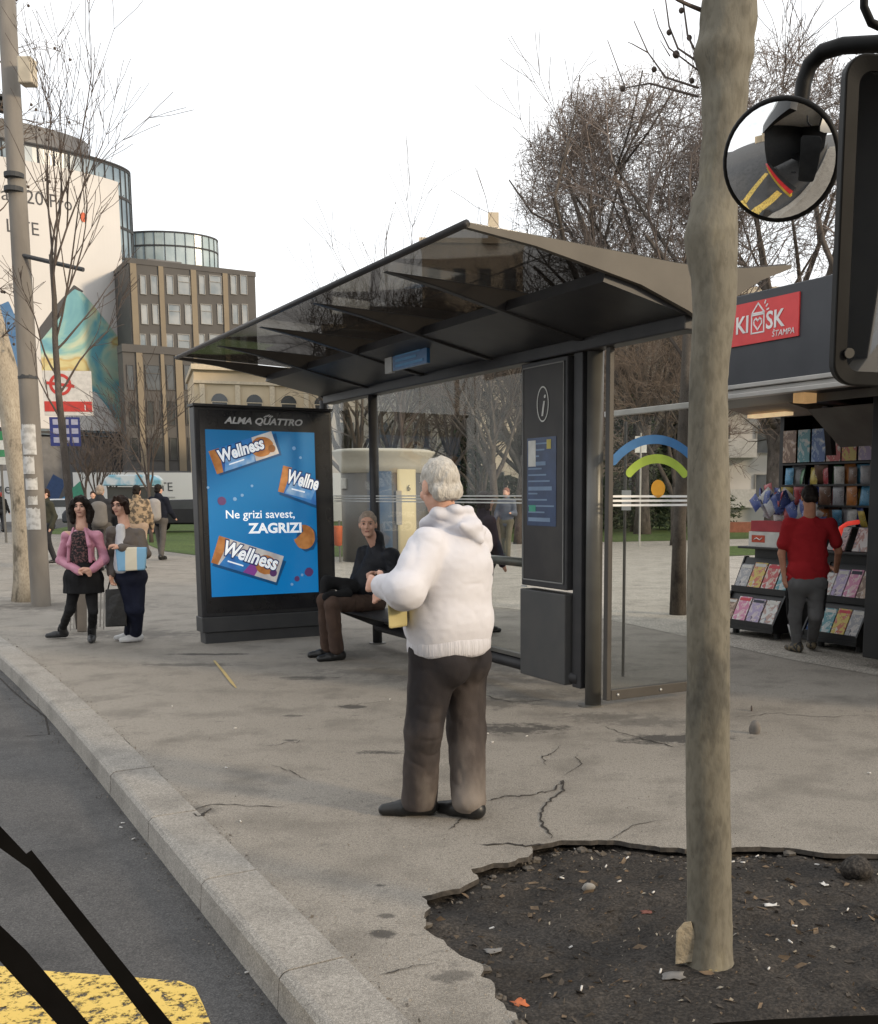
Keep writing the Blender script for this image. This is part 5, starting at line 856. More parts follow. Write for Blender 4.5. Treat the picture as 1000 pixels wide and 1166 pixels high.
# young street tree with its guard, behind the two women
YB = G(93, 716); yt = thing('young_tree', 'thin young street tree behind the two women at the left', 'tree', YB); yy = [(93, 720, 6), (90, 690, 5.5), (86, 640, 5), (80, 580, 4.6), (74, 520, 4), (67, 450, 3.6), (63, 390, 3.2), (62, 340, 2.8), (58, 290, 2.2)]
MB().tube([P(x, y, YB.y) - YB for x, y, r_ in yy], [r_ * YB.y / FPX for x, y, r_ in yy], 10).build('trunk', grey_b, yt, True); sg_ = []
for (x0, y0), (x1, y1), ln_ in (((67, 450), (112, 380), 1.3), ((63, 400), (130, 330), 1.4), ((63, 390), (108, 210), 2.6), ((62, 345), (45, 190), 2.2), ((62, 340), (75, 130), 2.6), ((66, 430), (20, 360), 1.2), ((60, 310), (95, 170), 2.2), ((62, 370), (130, 260), 2.0), ((60, 290), (52, 120), 2.2), ((70, 480), (40, 430), .8), ((58, 290), (100, 60), 2.8)):
    a = np.array(P(x0, y0, YB.y) - YB); b = np.array(P(x1, y1, YB.y + rng.normal(0, .3)) - YB); d = (b - a) / np.linalg.norm(b - a); grow(rng, sg_, a, d, ln_ * .72, .014, 0, 2, .07, .04, 6, .55, .42, .5, .003)
seg_mesh('branches', [x[:4] for x in sg_], 4, twd, yt)
tg = thing('tree_guard', 'grey board and thin pale stakes guarding the young tree behind the women', 'tree guard', G(93, 719)); gb = G(93, 719); o_ = lambda x, y, Y: P(x, y, gb.y + Y) - gb
MB().hexa([o_(88, 719, -.05), o_(99, 719, -.05), o_(99, 719, 0), o_(88, 719, 0), o_(88, 672, -.05), o_(99, 672, -.05), o_(99, 672, 0), o_(88, 672, 0)]).build('board', mat('guard board', (.20, .165, .13)), tg)
for x, y in ((80, 718), (84, 716), (110, 716), (114, 714), (118, 717)): MB().tube([o_(x, y, .05), o_(x + 1, 675, .05)], .009, 6).build('stake', mat('stake pale', (.40, .37, .33)), tg)
# bare park trees
BG = 'bare park trees behind the shelter'
def env(xc, yc, rx, ry, x, Y): c = P(xc, yc, Y); b_ = at(x, Y); k = Y / DY(yc); return (np.array([c.x - b_.x, 0, c.z]), np.array([rx * k, rx * k * .9, ry * k]))
for i, (x, Y, H, sd, r_, an, ml, kd, lab, ev) in enumerate(((732, 44, 20, 11, .30, .8, 6, 1.22, 'large bare round crowned tree rising above the shelter roof', (735, 265, 162, 178)), (880, 40, 19, 12, .28, .8, 6, 1.55, 'tall bare tree behind the round bus mirror', (880, 235, 118, 190)), (1010, 38, 18.0, 13, .26, .75, 6, 1.25, 'bare tree behind the kiosk at the right edge', (1010, 250, 110, 190)), (600, 47, 11.5, 14, .2, .7, 5, 1.3, 'bare tree with a dark trunk behind the information case', (600, 430, 70, 120)), (478, 50, 10.8, 15, .17, .7, 5, 1.3, 'pale trunked bare tree beside the public toilet roof', (478, 430, 60, 110)),
        (395, 52, 11.5, 16, .2, .7, 5, 1.0, 'spreading bare tree left of the public toilet', (392, 405, 62, 95)), (548, 42, 8.8, 17, .14, .6, 4, 1.1, 'small bare tree in the middle of the park', None), (770, 34, 9.5, 18, .15, .7, 4, 1.2, 'bare tree right behind the wind screen', None), (650, 54, 12.5, 19, .2, .7, 4, 1.2, 'bare tree between the shelter post and wind screen', None), (730, 50, 15, 20, .2, .7, 5, 1.0, 'bare bushy tree behind the wind screen frame', (745, 380, 110, 130)), (900, 52, 13, 21, .2, .7, 4, 1.1, 'bare tree between white apartment block and kiosk', None))):
    bare_tree('bare_tree', lab, at(x, Y), H, sd, grey_b if i != 4 else pale_b, (twg, twg, twg, twd, tw2, twg, twd, tw2, twd, tw2, twg)[i], BG, r=r_, maxlev=ml, ang=an, kids_=kd * 1.0, rmin=.008 if ml >= 5 else .006, trunk=.28, env=None if ev is None else env(*ev, x, Y))
for i, (x, Y, H, lab) in enumerate(((448, 33, 9.0, 'slim dark tree behind the roof of the public toilet'), (513, 38, 9.5, 'slim dark tree left of the standing man behind the shelter glass'), (566, 31, 8.5, 'slim dark tree nearest behind the shelter glass'), (590, 35, 9.5, 'slim dark tree beside the information case'), (412, 36, 9.0, 'slim dark tree behind the seated man'))):
    bare_tree('bare_tree', lab, at(x, Y), H, 60 + i, grey_b, twd, BG, r=.13, maxlev=3, ang=.6, kids_=1.0, rmin=.006, trunk=.42)
bare_tree('sapling', 'thin sapling with upright twigs showing above the shelter roof', at(462, 30), 10.6, 31, twd, twd, None, r=.06, maxlev=2, ang=.35, kids_=.8, rmin=.006, trunk=.5)
for i, (x, Y, H) in enumerate(((113, 40, 5.2), (128, 45, 4.6), (170, 36, 6.3), (98, 48, 5.5))): bare_tree('sapling', ('thin sapling in front of the hoarding behind the women', 'second thin sapling behind the women', 'thin sapling standing by the man with the pale backpack', 'sapling farthest left before the hoarding')[i], at(x, Y), H, 40 + i, twd, twd, 'saplings before the hoarding', r=.06, maxlev=2, ang=.5, kids_=1.2, rmin=.008, trunk=.4)
def conifer(label, base, H, r0, seed, n=5200, name='conifer', cat='tree', group=None, bush=False):
    rng = np.random.default_rng(seed); root = thing(name, label, cat, base, 0, group); MB().tube([(0, 0, -.1), (0, 0, H * .9)], [r0 * .07 + .04, .02], 8).build('trunk', grey_b, root, True)
    z = rng.random(n) ** (1.0 if bush else 1.25); lay = np.floor(z * 13) / 13 + .05 * rng.random(n); th = rng.random(n) * 2 * np.pi; rm = r0 * ((1 - z) ** .8 if not bush else np.sqrt(np.maximum(1 - (2 * z - .9) ** 2 / 1.25, 0.05))) * (.75 + .35 * np.sin(th * 5 + np.floor(z * 13) * 2.1)); rr = rm * np.sqrt(rng.random(n) * .85 + .15)
    c = np.stack([rr * np.cos(th), rr * np.sin(th), (.08 * H if not bush else .05) + z * H * .92 - rr * .18], 1); w = (.10 + .12 * rng.random(n)) * (1 if not bush else .7); d = np.stack([np.cos(th), np.sin(th), -.25 + .3 * rng.normal(size=n)], 1) + rng.normal(0, .35, (n, 3)); d /= np.linalg.norm(d, axis=1, keepdims=True); u = np.cross(d, rng.normal(0, 1, (n, 3))); u /= np.linalg.norm(u, axis=1, keepdims=True)
    Vv = np.stack([c - u * w[:, None] * .4, c + u * w[:, None] * .4, c + d * w[:, None] * 1.7], 1).reshape(-1, 3); np_mesh('crown', Vv, np.arange(3 * n).reshape(-1, 3), mat('conifer green', (.022, .036, .016), (.045, .062, .024), 2.2, .8), root, False); return root
conifer('dark green conifer on the lawn behind the wind screen', at(722, 47), 6.8, 2.0, 1); conifer('dark conifer touching the trunk of the near plane tree', at(768, 50), 6.0, 1.9, 2); conifer('low dark conifer behind the shelter glass in the middle', at(532, 46), 5.2, 1.9, 3, 4200); conifer('clipped dark evergreen bush behind the shelter post', at(690, 52), 2.6, 1.8, 4, 3600, 'evergreen_bush', 'bush', None, True); conifer('evergreen bush left of the middle conifer on the lawn', at(575, 54), 2.8, 1.7, 5, 3600, 'evergreen_bush', 'bush', None, True); conifer('evergreen bush far right on the lawn beyond the kiosk', at(805, 55), 2.4, 1.8, 6, 2600, 'evergreen_bush', 'bush', None, True)
lpst = thing('park_sign_post', 'thin pale post on the lawn seen through the wind screen', 'post', at(729, 33)); MB().tube([(0, 0, 0), (0, 0, 3.5)], .03, 8).build('shaft', mat('post pale', (.36, .35, .32)), lpst); MB().box((-.18, -.02, 2.9), (.18, .02, 3.4)).build('plate', offw, lpst)
lp2 = thing('park_lamp_post', 'thin grey post with a small white tag beside the shelter post', 'post', L(1.0, .9, 0)); MB().tube([(0, 0, 0), (0, 0, 2.2)], .013, 8).build('shaft', gmet, lp2); MB().box((-.03, -.02, 1.45), (.05, -.012, 1.62)).build('tag', white, lp2)
rt = G(772, 700); t7 = thing('park_tree', 'slim tree trunk growing from the plaza behind the wind screen', 'tree', rt); MB().tube([(0, 0, -.05), (.0, 0, 1.2), (.05, 0, 3), (.1, .1, 5)], [.12, .09, .08, .05], 10).build('trunk', grey_b, t7, True); rng = np.random.default_rng(77); sg_ = []
for k in range(7): th = k * 1.3; grow(rng, sg_, np.array([.06, .03, 2.6 + .35 * k]), np.array([math.cos(th) * .6, math.sin(th) * .6, .8]), 1.7, .03, 0, 3, .1, .04, 4, .8, .55, .62, .004)
seg_mesh('twigs', [x[:4] for x in sg_], 3, twd, t7)

# ------------------------------------------------------------------ people
def cloth(name, c1, c2=None, sc=6, rough=.9, bump=.25, bs=220, **k): return mat(name, c1, c2, sc, rough, bump, bscale=bs, spec=.15, **k)
skin_l = mat('skin light', (.60, .37, .28), (.52, .29, .21), 14, .6, spec=.2); skin_t = mat('skin tan', (.42, .215, .14), (.34, .16, .10), 14, .6, spec=.2); hair_w = mat('white hair', (.50, .47, .42), (.36, .335, .30), 90, .7, bump=.5, bscale=160, stretch=(1, 1, .3)); hair_d = mat('dark hair', (.008, .006, .005), (.018, .013, .010), 40, .6, spec=.12); hair_b = mat('grey brown hair', (.30, .235, .18), (.20, .155, .12), 60, .6); hair_r = mat('brown hair', (.035, .020, .014), (.02, .012, .009), 40, .6, spec=.12)
blk_c = cloth('black cloth', (.012, .012, .013), (.02, .02, .021)); shoe_b = mat('black shoe', (.010, .010, .010), (.016, .016, .016), 20, .4); shoe_w = mat('white shoe', (.62, .62, .62), rough=.6)
VX = lambda x, y: Vector((x, y, 0))
# man in the white hoodie
Y0 = 5.07; J_ = lambda x, y, d=0.0, Y=Y0: P(x, y, Y + d)
aL = G(478, 928); aR = G(534, 931); aL.z = aR.z = .085
J = dict(hd=J_(500, 554), nk=J_(508, 586, .02), sL=J_(487, 624, -.14), sR=J_(540, 618, .14), eL=J_(461, 673, -.30), wL=J_(437, 668, -.12), eR=J_(505, 680, .34), wR=J_(455, 676, .22), hL=J_(497, 738, -.07), hR=J_(526, 738, .07), kL=J_(482, 832, -.10), kR=J_(531, 832, .08), aL=aL, aR=aR, tL=VX(-1, -.02), tR=VX(-.82, .5), dL=Vector((-.7, .6, .1)), pL=Vector((.3, .8, -.2)), uL=Vector((0, .2, 1)))
hood = mat('white fleece', (.535, .525, .555), (.59, .58, .61), 5, .95, bump=.15, bscale=260, spec=.1)
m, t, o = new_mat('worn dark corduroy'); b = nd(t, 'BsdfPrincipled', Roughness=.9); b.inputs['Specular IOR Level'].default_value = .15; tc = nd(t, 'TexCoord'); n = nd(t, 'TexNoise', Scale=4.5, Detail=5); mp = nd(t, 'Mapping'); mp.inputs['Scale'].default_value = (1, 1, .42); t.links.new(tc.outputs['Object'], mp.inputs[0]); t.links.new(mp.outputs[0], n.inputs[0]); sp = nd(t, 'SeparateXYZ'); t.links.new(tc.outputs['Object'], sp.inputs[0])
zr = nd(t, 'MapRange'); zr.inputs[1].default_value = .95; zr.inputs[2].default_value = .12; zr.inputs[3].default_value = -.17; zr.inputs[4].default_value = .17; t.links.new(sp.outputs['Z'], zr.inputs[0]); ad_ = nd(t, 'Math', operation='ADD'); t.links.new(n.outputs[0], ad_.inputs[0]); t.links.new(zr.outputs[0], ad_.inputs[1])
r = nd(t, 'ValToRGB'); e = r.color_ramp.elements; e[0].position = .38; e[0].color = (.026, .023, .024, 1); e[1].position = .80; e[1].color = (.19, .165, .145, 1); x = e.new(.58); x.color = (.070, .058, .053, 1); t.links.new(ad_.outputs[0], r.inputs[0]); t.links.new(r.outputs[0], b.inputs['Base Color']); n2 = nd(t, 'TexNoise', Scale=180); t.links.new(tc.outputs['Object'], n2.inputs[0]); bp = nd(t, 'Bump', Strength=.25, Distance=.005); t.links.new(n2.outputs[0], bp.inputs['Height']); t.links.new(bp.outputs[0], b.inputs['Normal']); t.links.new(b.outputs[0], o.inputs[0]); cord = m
Bm = Vector((-.80, .60, 0)); Sm = Vector((.60, .80, 0)); nk = J['nk']; ch = (J['sL'] + J['sR']) / 2; pe = (J['hL'] + J['hR']) / 2
hp = lambda f_, r_, z: nk + Bm * f_ + Sm * r_ + Vector((0, 0, z))
hoodx = [cap(hp(.07, -.085, -.05), hp(-.03, -.085, .005), .026, .030), cap(hp(-.03, -.085, .005), hp(-.095, -.035, .012), .030, .032), cap(hp(-.095, -.035, .012), hp(-.10, .045, .005), .032, .032), cap(hp(-.10, .045, .005), hp(-.03, .088, .0), .032, .030), cap(hp(-.03, .088, .0), hp(.06, .075, -.04), .030, .026),
         ell(hp(-.12, .02, -.055), (.070, .085, .055)), cap(hp(-.155, -.07, -.045), hp(-.175, .03, -.115), .018, .02), cap(hp(-.175, .03, -.115), hp(-.13, .12, -.07), .02, .018), ell(hp(-.05, .0, -.045), (.08, .085, .05)), ell(pe + Bm * .05 + Vector((0, 0, .20)), (.18, .18, .15)),
         cap(pe + Vector((0, 0, .10)), pe + Vector((0, 0, -.02)), .186, .178, Sm, .82), cap(ch - Bm * .02 - Vector((0, 0, .1)), pe + Vector((0, 0, .2)), .168, .182, Sm, .80), cap(pe + Vector((0, 0, .145)) - Sm * .03, pe + Vector((0, 0, .13)) + Sm * .03, .190, .190, Sm, .9)]
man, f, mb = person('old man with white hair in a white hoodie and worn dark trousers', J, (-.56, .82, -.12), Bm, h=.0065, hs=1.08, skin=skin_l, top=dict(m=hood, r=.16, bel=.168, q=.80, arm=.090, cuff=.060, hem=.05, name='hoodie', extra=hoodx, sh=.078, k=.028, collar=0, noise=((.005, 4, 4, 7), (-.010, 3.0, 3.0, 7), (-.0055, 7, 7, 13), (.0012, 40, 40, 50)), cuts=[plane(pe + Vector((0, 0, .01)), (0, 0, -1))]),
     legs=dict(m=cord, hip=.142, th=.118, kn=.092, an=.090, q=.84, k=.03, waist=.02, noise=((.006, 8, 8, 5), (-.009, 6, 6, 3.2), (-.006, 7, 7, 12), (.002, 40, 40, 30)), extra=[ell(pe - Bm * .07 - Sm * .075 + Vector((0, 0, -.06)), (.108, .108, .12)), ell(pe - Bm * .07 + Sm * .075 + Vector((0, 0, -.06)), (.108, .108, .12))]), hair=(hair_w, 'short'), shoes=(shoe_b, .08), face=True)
wr = MB(); hem_c = pe + Vector((0, 0, .10)); q = MB()
hb2 = MB(); n = 64; cz = pe + Vector((0, 0, .025)); pr = [(.052, -.03), (.045, -.004), (.028, .004), (.0, .006), (-.03, .004), (-.045, -.006), (-.052, -.03), (-.05, -.06)]
vs = [tuple(cz + Sm * ((.180 / .82 + e) * math.cos(2 * math.pi * k / n)) + Bm * ((.182 + e) * math.sin(2 * math.pi * k / n)) + Vector((0, 0, z_ + .004 * math.sin(5 * 2 * math.pi * k / n)))) for z_, e in pr for k in range(n)]
hb2.add(vs, [(a * n + k, a * n + (k + 1) % n, (a + 1) * n + (k + 1) % n, (a + 1) * n + k) for a in range(len(pr) - 1) for k in range(n)]); hb2.build('hem_band', mat('ribbed hem', (.46, .45, .47), (.55, .54, .57), 60, .95, bump=.4, bscale=120, stretch=(1, 1, .05)), man, True, off=mb)
bg_ = tag(MB().hexa([J_(443, 716, -.30), J_(464, 713, -.22), J_(464, 713, -.12), J_(443, 716, -.20), J_(441, 672, -.30), J_(463, 670, -.22), J_(463, 670, -.12), J_(441, 672, -.20)]).build('paper_bag', mat('bag straw', (.42, .36, .17), (.34, .29, .13), 8), None, bevel=.01), 'small straw coloured paper bag held by the man in the white hoodie', 'bag')
# seated man on the bench
hipc = L(-.30, 3.50, .50); sd = Vector((U_.x, U_.y, 0)); fw = (-V_ - U_ * .35).normalized(); lt_ = Vector((-fw.y, fw.x, 0)) * -1   # his right-hand side
rgt = Vector((fw.y, -fw.x, 0)); z = lambda p, h_: Vector((p.x, p.y, h_)); Ys = L(-.3, 3.5).y
Jx = lambda x, y, d=0.0: P(x, y, Ys + d)
foL, foR = G(384, 752), G(374, 748); foL.z = foR.z = .085
J = dict(hd=Jx(419, 597, -.15), nk=Jx(428, 617, -.06), sL=Jx(446, 633, -.22), sR=Jx(416, 629, .10), eL=Jx(452, 662, -.26), wL=Jx(432, 653, -.42), eR=Jx(408, 660, .02), wR=Jx(396, 676, -.25), hL=hipc - rgt * .10, hR=hipc + rgt * .09, kL=Jx(378, 688, -.72), kR=Jx(370, 684, -.58), aL=foL, aR=foR, tL=VX(-.9, -.5), tR=VX(-.95, -.35), dL=Vector((-.75, -.5, .1)), pL=Vector((0, -.3, -1)), dR=Vector((-.6, -.6, -.4)))
leath = mat('black jacket cloth', (.010, .011, .014), (.017, .018, .022), 6, .6, bump=.15, bscale=40, spec=.15); trb = cloth('brown trousers', (.085, .055, .042), (.06, .04, .032))
sit, fs_, sb_ = person('seated grey haired man in a black jacket and brown trousers on the bench', J, (.05, -1, .0), fw, hs=1.08, skin=skin_l, top=dict(m=leath, r=.142, bel=.15, q=.7, arm=.076, cuff=.05, hem=.0, noise=((.004, 9, 9, 13), (-.013, 6, 6, 8), (-.008, 13, 13, 15))), legs=dict(m=trb, hip=.13, th=.088, kn=.075, an=.075, waist=.06, end=.93), hair=(hair_b, 'crop'), shoes=(shoe_b, .07), h=.0085)
cb_ = Vector(Jx(385, 668, -.45)); sdf('coat', [cap(Jx(402, 668, -.35), Jx(372, 662, -.55), .07, .05), cap(Jx(372, 662, -.55), Jx(366, 682, -.60), .05, .035), cap(Jx(395, 676, -.5), Jx(372, 680, -.72), .055, .04)], .011, .05, blk_c, None, cb_, ((.012, 14, 14, 14),)); cb2 = [o for o in C.objects if o.name == 'coat'][0]; cb2.location = cb_; tag(cb2, 'crumpled black coat lying across the seated man lap', 'coat')
# the two women
Y1 = 11.07; Jw = lambda x, y, d=0.0: P(x, y, Y1 + d)
aL, aR = G(105, 731), G(70, 727); aL.z = .085; aR.z = .09
pinkm = mat('pink leather', (.50, .225, .30), (.42, .18, .245), 7, .5, bump=.15, bscale=30)
J = dict(hd=Jw(92, 577), nk=Jw(93, 598), sL=Jw(111, 610), sR=Jw(76, 610), eL=Jw(119, 637, .02), wL=Jw(105, 649, -.17), eR=Jw(69, 638, .02), wR=Jw(91, 651, -.17), hL=Jw(103, 660), hR=Jw(87, 660), kL=Jw(106, 696, -.03), kR=Jw(80, 694, -.02), aL=aL, aR=aR, tL=VX(.35, -1), tR=VX(-1, -.35), dL=Vector((-.8, -.2, .15)), dR=Vector((.8, -.25, .05)))
pw, f, pb = person('woman with dark wavy hair in a pink jacket and black skirt', J, (.18, -1, -.02), (.1, -1, 0), s=.95, hs=.95, skin=skin_l, top=dict(m=pinkm, r=.095, bel=.085, q=.66, arm=.050, cuff=.043, hem=.17, collar=0, name='jacket', sh=.055, k=.025), legs=dict(m=blk_c, hip=.10, th=.072, kn=.052, an=.046, name='tights'), hair=(hair_d, 'long'), shoes=(mat('boot grey', (.022, .023, .025), (.035, .036, .038), 20, .5), .22, .82), h=.0085)
Bw = Vector((.1, -1, 0)).normalized(); pe = (J['hL'] + J['hR']) / 2; ch = (J['sL'] + J['sR']) / 2
sdf('skirt', [cap(pe + Vector((0, 0, .22)), pe + Vector((0, 0, .02)), .10, .15, (1, .1, 0), .78), cap(pe + Vector((0, 0, .02)), pe - Vector((0, 0, .13)), .15, .158, (1, .1, 0), .80)], .0085, .03, blk_c, pw, pb, ((.010, 22, 22, 4), (.004, 40, 40, 10)), [plane(pe - Vector((0, 0, .14)), (0, 0, -1))])
sdf('blouse', [cap(ch + Bw * .075 + Vector((0, 0, -.0)), pe + Bw * .06 + Vector((0, 0, .22)), .055, .066, (1, .1, 0), .62)], .0085, .02, mat('patterned blouse', (.012, .01, .012), (.14, .07, .07), 55, .8, lo=.5, hi=.6), pw, pb, ((.003, 20, 20, 20),))
sdf('lapels', [cap(ch + Bw * .075 + Vector((sg * .06, 0, .08)), ch + Bw * .115 + Vector((sg * .105, 0, -.09)), .012, .024) for sg in (-1, 1)] + [cap(ch + Bw * .10 + Vector((sg * .105, 0, -.09)), pe + Bw * .09 + Vector((sg * .115, 0, .2)), .02) for sg in (-1, 1)], .0085, .015, pinkm, pw, pb)
Y1 = 11.2; aL, aR = G(155, 731), G(149, 729); aL.z = aR.z = .085
gj = mat('taupe jacket', (.098, .082, .072), (.075, .062, .055), 8, .65, bump=.2, bscale=40)
J = dict(hd=Jw(137, 576), nk=Jw(142, 597), sL=Jw(159, 608, .03), sR=Jw(128, 606, -.04), eL=Jw(166, 630, -.02), wL=Jw(139, 624, -.24), eR=Jw(125, 636, .04), wR=Jw(127, 653, -.12), hL=Jw(156, 657, .02), hR=Jw(142, 657, -.02), kL=Jw(157, 694, -.03), kR=Jw(150, 694, -.03), aL=aL, aR=aR, tL=VX(-.9, -.55), tR=VX(-1, -.3), dL=Vector((-.9, -.1, .3)), dR=Vector((0, -.1, -1)))
gw, f, pb = person('woman with glasses in a taupe jacket with a blue striped bag on her arm', J, (-.22, -1, .0), (-.25, -1, 0), s=.95, hs=.95, skin=skin_l, top=dict(m=gj, r=.10, bel=.10, q=.66, arm=.060, cuff=.05, hem=.10, collar=0, sh=.06, k=.025), legs=dict(m=cloth('navy jeans', (.008, .010, .022), (.014, .017, .032)), hip=.125, th=.09, kn=.072, an=.066), hair=(hair_r, 'bob'), shoes=(shoe_w, .07, .88), h=.0085)
ch = (J['sL'] + J['sR']) / 2; pe = (J['hL'] + J['hR']) / 2; Bw = Vector((-.25, -1, 0)).normalized(); sdf('blouse', [cap(ch + Bw * .055 + Vector((-.02, 0, .07)), pe + Bw * .068 + Vector((-.05, 0, .09)), .034, .066, (1, -.25, 0), .72)], .0085, .02, cloth('white blouse', (.62, .62, .64)), gw, pb, ((.004, 20, 20, 14),))
gl_ = MB()
for sg in (-1, 1):
    c = f(.031 * sg, .094, .006); ring = [c + (f(math.cos(a) * .022, 0, math.sin(a) * .016) - f(0, 0, 0)) for a in np.linspace(0, 2 * math.pi, 15)]; gl_.tube(ring, .0018, 5, cap=False); gl_.tube([f(.053 * sg, .092, .01), f(.076 * sg, .0, .008)], .0025, 5)
gl_.tube([f(-.01, .098, .01), f(.01, .098, .01)], .0025, 5); gl_.build('glasses', mat('glasses frame', (.10, .02, .02)), gw, off=pb)
m, t, o = new_mat('striped bag'); b = nd(t, 'BsdfPrincipled', Roughness=.6); tc = nd(t, 'TexCoord'); sp = nd(t, 'SeparateXYZ'); t.links.new(tc.outputs['Generated'], sp.inputs[0]); r = nd(t, 'ValToRGB'); r.color_ramp.interpolation = 'CONSTANT'; e = r.color_ramp.elements; e[0].color = (.16, .34, .52, 1); e[1].position = .34; e[1].color = (.56, .52, .42, 1); x = e.new(.68); x.color = (.16, .34, .52, 1); x = e.new(.95); x.color = (.07, .16, .28, 1); t.links.new(sp.outputs['X'], r.inputs[0]); t.links.new(r.outputs[0], b.inputs['Base Color']); t.links.new(b.outputs[0], o.inputs[0])
o_ = Jw(150, 635, -.22); q = MB().hexa([Vector(Jw(x, y, d)) - o_ for x, y, d in ((134, 651, -.30), (165, 649, -.22), (166, 649, -.12), (136, 650, -.20), (131, 623, -.27), (168, 623, -.20), (168, 623, -.14), (132, 623, -.21))]).build('tote_bag', m, None, bevel=.015); q.location = o_; tag(q, 'light blue tote bag with a cream stripe on the arm of the woman with glasses', 'bag')
o_ = Jw(131, 690, -.1); q = MB().hexa([Vector(Jw(x, y, d)) - o_ for x, y, d in ((120, 714, -.16), (145, 713, -.08), (145, 713, .04), (121, 714, -.04), (120, 671, -.12), (143, 670, -.06), (143, 670, -.02), (120, 671, -.08))]); q = q.build('shopping_bag', mat('black plastic', (.012, .012, .013), (.02, .02, .02), 12, .3, bump=.3, bscale=12), None, bevel=.012); q.location = o_; tag(q, 'black shopping bag held low by the woman with glasses', 'bag')
hd_ = MB().tube([Vector(Jw(x, y, -.1)) - o_ for x, y in ((123, 671), (126, 659), (130, 658), (137, 671))], .008, 6).build('handle', blk_c, q)
# customer in the red shirt
Y1 = 10.35; aL, aR = G(907, 743), G(924, 741); aL.z = .09; aR.z = .10
J = dict(hd=Jw(922, 567, .0), nk=Jw(922, 584), sL=Jw(898, 597), sR=Jw(946, 597), eL=Jw(890, 630, .04), wL=Jw(893, 655, .02), eR=Jw(955, 628, .02), wR=Jw(952, 650, .22), hL=Jw(909, 664), hR=Jw(929, 664), kL=Jw(905, 700, .13), kR=Jw(929, 700, .03), aL=aL, aR=aR, tL=VX(-.35, 1), tR=VX(.1, 1), dR=Vector((-.2, 1, .3)))
redc = cloth('red cotton', (.31, .018, .022), (.25, .013, .017), 5)
rm, f, pb = person('man in a red t shirt and grey track trousers seen from behind at the kiosk', J, (.1, 1, -.35), (.05, 1, 0), skin=skin_t, s=.98, top=dict(m=redc, r=.125, bel=.125, q=.60, arm=.066, hem=.02, name='t_shirt', sleeve=-.66, sh=.058, collar=0, noise=((.004, 9, 9, 12), (-.012, 6, 6, 7), (-.007, 12, 12, 14))), legs=dict(m=cloth('grey jersey', (.12, .118, .12), (.095, .094, .096)), hip=.125, th=.092, kn=.072, an=.05), hair=(hair_d, 'short'), shoes=(mat('trainer', (.13, .10, .06), (.02, .02, .02), 30, .6, lo=.48, hi=.52), .09), face=True, h=.0085)
sq = MB(); wq = MB()
for sgn, h1_, k1, a1 in ((-1, 'hL', 'kL', 'aL'), (1, 'hR', 'kR', 'aR')):
    A, B2, C2 = J[h1_] + Vector((sgn * .108, 0, .02)), J[k1] + Vector((sgn * .067, 0, 0)), J[a1] + Vector((sgn * .045, 0, .08)); sq.tube([A, A.lerp(B2, .5) + Vector((sgn * .004, 0, 0)), B2, B2.lerp(C2, .5)], [.016] * 4, 6); wq.tube([B2.lerp(C2, .45), C2], [.026, .022], 6)
sq.build('side_stripe', blk_c, rm, True, off=pb); wq.build('ankle_panel', cloth('white panel', (.5, .5, .5)), rm, True, off=pb)
# walkers in the background
def walker(label, x, yfoot, h_, F, topc, legc, hairc, stride=.16, fat=1.0, pack=None, skirt=None, group='people walking on the park path', res=.016, skin=skin_l, arm=(0, 0), hat=None, hstyle='short'):
    g0 = G(x, yfoot); F = Vector((F[0], F[1], 0)).normalized(); Rr = Vector((F.y, -F.x, 0)); s = h_ / 1.75; q = lambda f_, r_, z_: g0 + F * f_ * s + Rr * r_ * s + Vector((0, 0, z_ * s))
    J = dict(hd=q(.02, 0, 1.63), nk=q(0, 0, 1.47), sL=q(0, -.18, 1.40), sR=q(0, .18, 1.40), eL=q(-.06 + arm[0] * .1, -.24, 1.12), wL=q(.06 + arm[0] * .25, -.25, .88 + abs(arm[0]) * .25), eR=q(.04 + arm[1] * .1, .24, 1.12), wR=q(.14 + arm[1] * .25, .24, .89 + abs(arm[1]) * .25), hL=q(0, -.09, .92), hR=q(0, .09, .92), kL=q(stride * .7, -.09, .50), kR=q(-stride * .3, .09, .50), aL=q(stride, -.09, .085), aR=q(-stride, .09, .13), tL=F, tR=F)
    J['aL'].z = .085 * s; r_, f, pb = person(label, J, F, F, group, s, res, skin, dict(m=topc, r=.12 * fat, bel=.115 * fat, q=.64, arm=.06, cuff=.05, hem=-.04 if not skirt else -.25, noise=((.01, 9, 9, 12),)), dict(m=legc, hip=.12 * fat, th=.085, kn=.065, an=.058, noise=()), (hairc, hstyle), (shoe_b, .085), False, False)
    if pack: sdf('backpack', [cap(q(-.19, 0, 1.32), q(-.21, 0, 1.02), .11 * s, .12 * s, Rr, .7)], .014, .03, pack, r_, pb)
    return r_
packg = cloth('pack grey', (.30, .28, .265), (.25, .235, .22)); dnav = cloth('dark navy cloth', (.012, .014, .022)); chg = cloth('charcoal cloth', (.035, .036, .04)); camo = mat('camouflage cloth', (.30, .22, .14), (.09, .07, .05), 14, .9, lo=.46, hi=.54); olive = cloth('olive cloth', (.045, .045, .032)); jng = cloth('grey jeans', (.10, .092, .085))
walker('man with a pale grey backpack and dark navy jacket walking away on the path', 184, 638, 1.86, (.25, 1), dnav, jng, hair_d, .14, 1.05, packg, arm=(0, .4)); walker('person in a patchy beige camouflage jacket walking behind the two women', 160, 650, 1.80, (-.1, 1), camo, cloth('sand cloth', (.36, .27, .2)), hair_d, .12, 1.1); walker('person in a dark jacket with a small grey backpack between the two women', 119, 650, 1.80, (-.15, 1), chg, jng, hair_b, .12, 1.05, cloth('pack mid grey', (.16, .15, .14)))
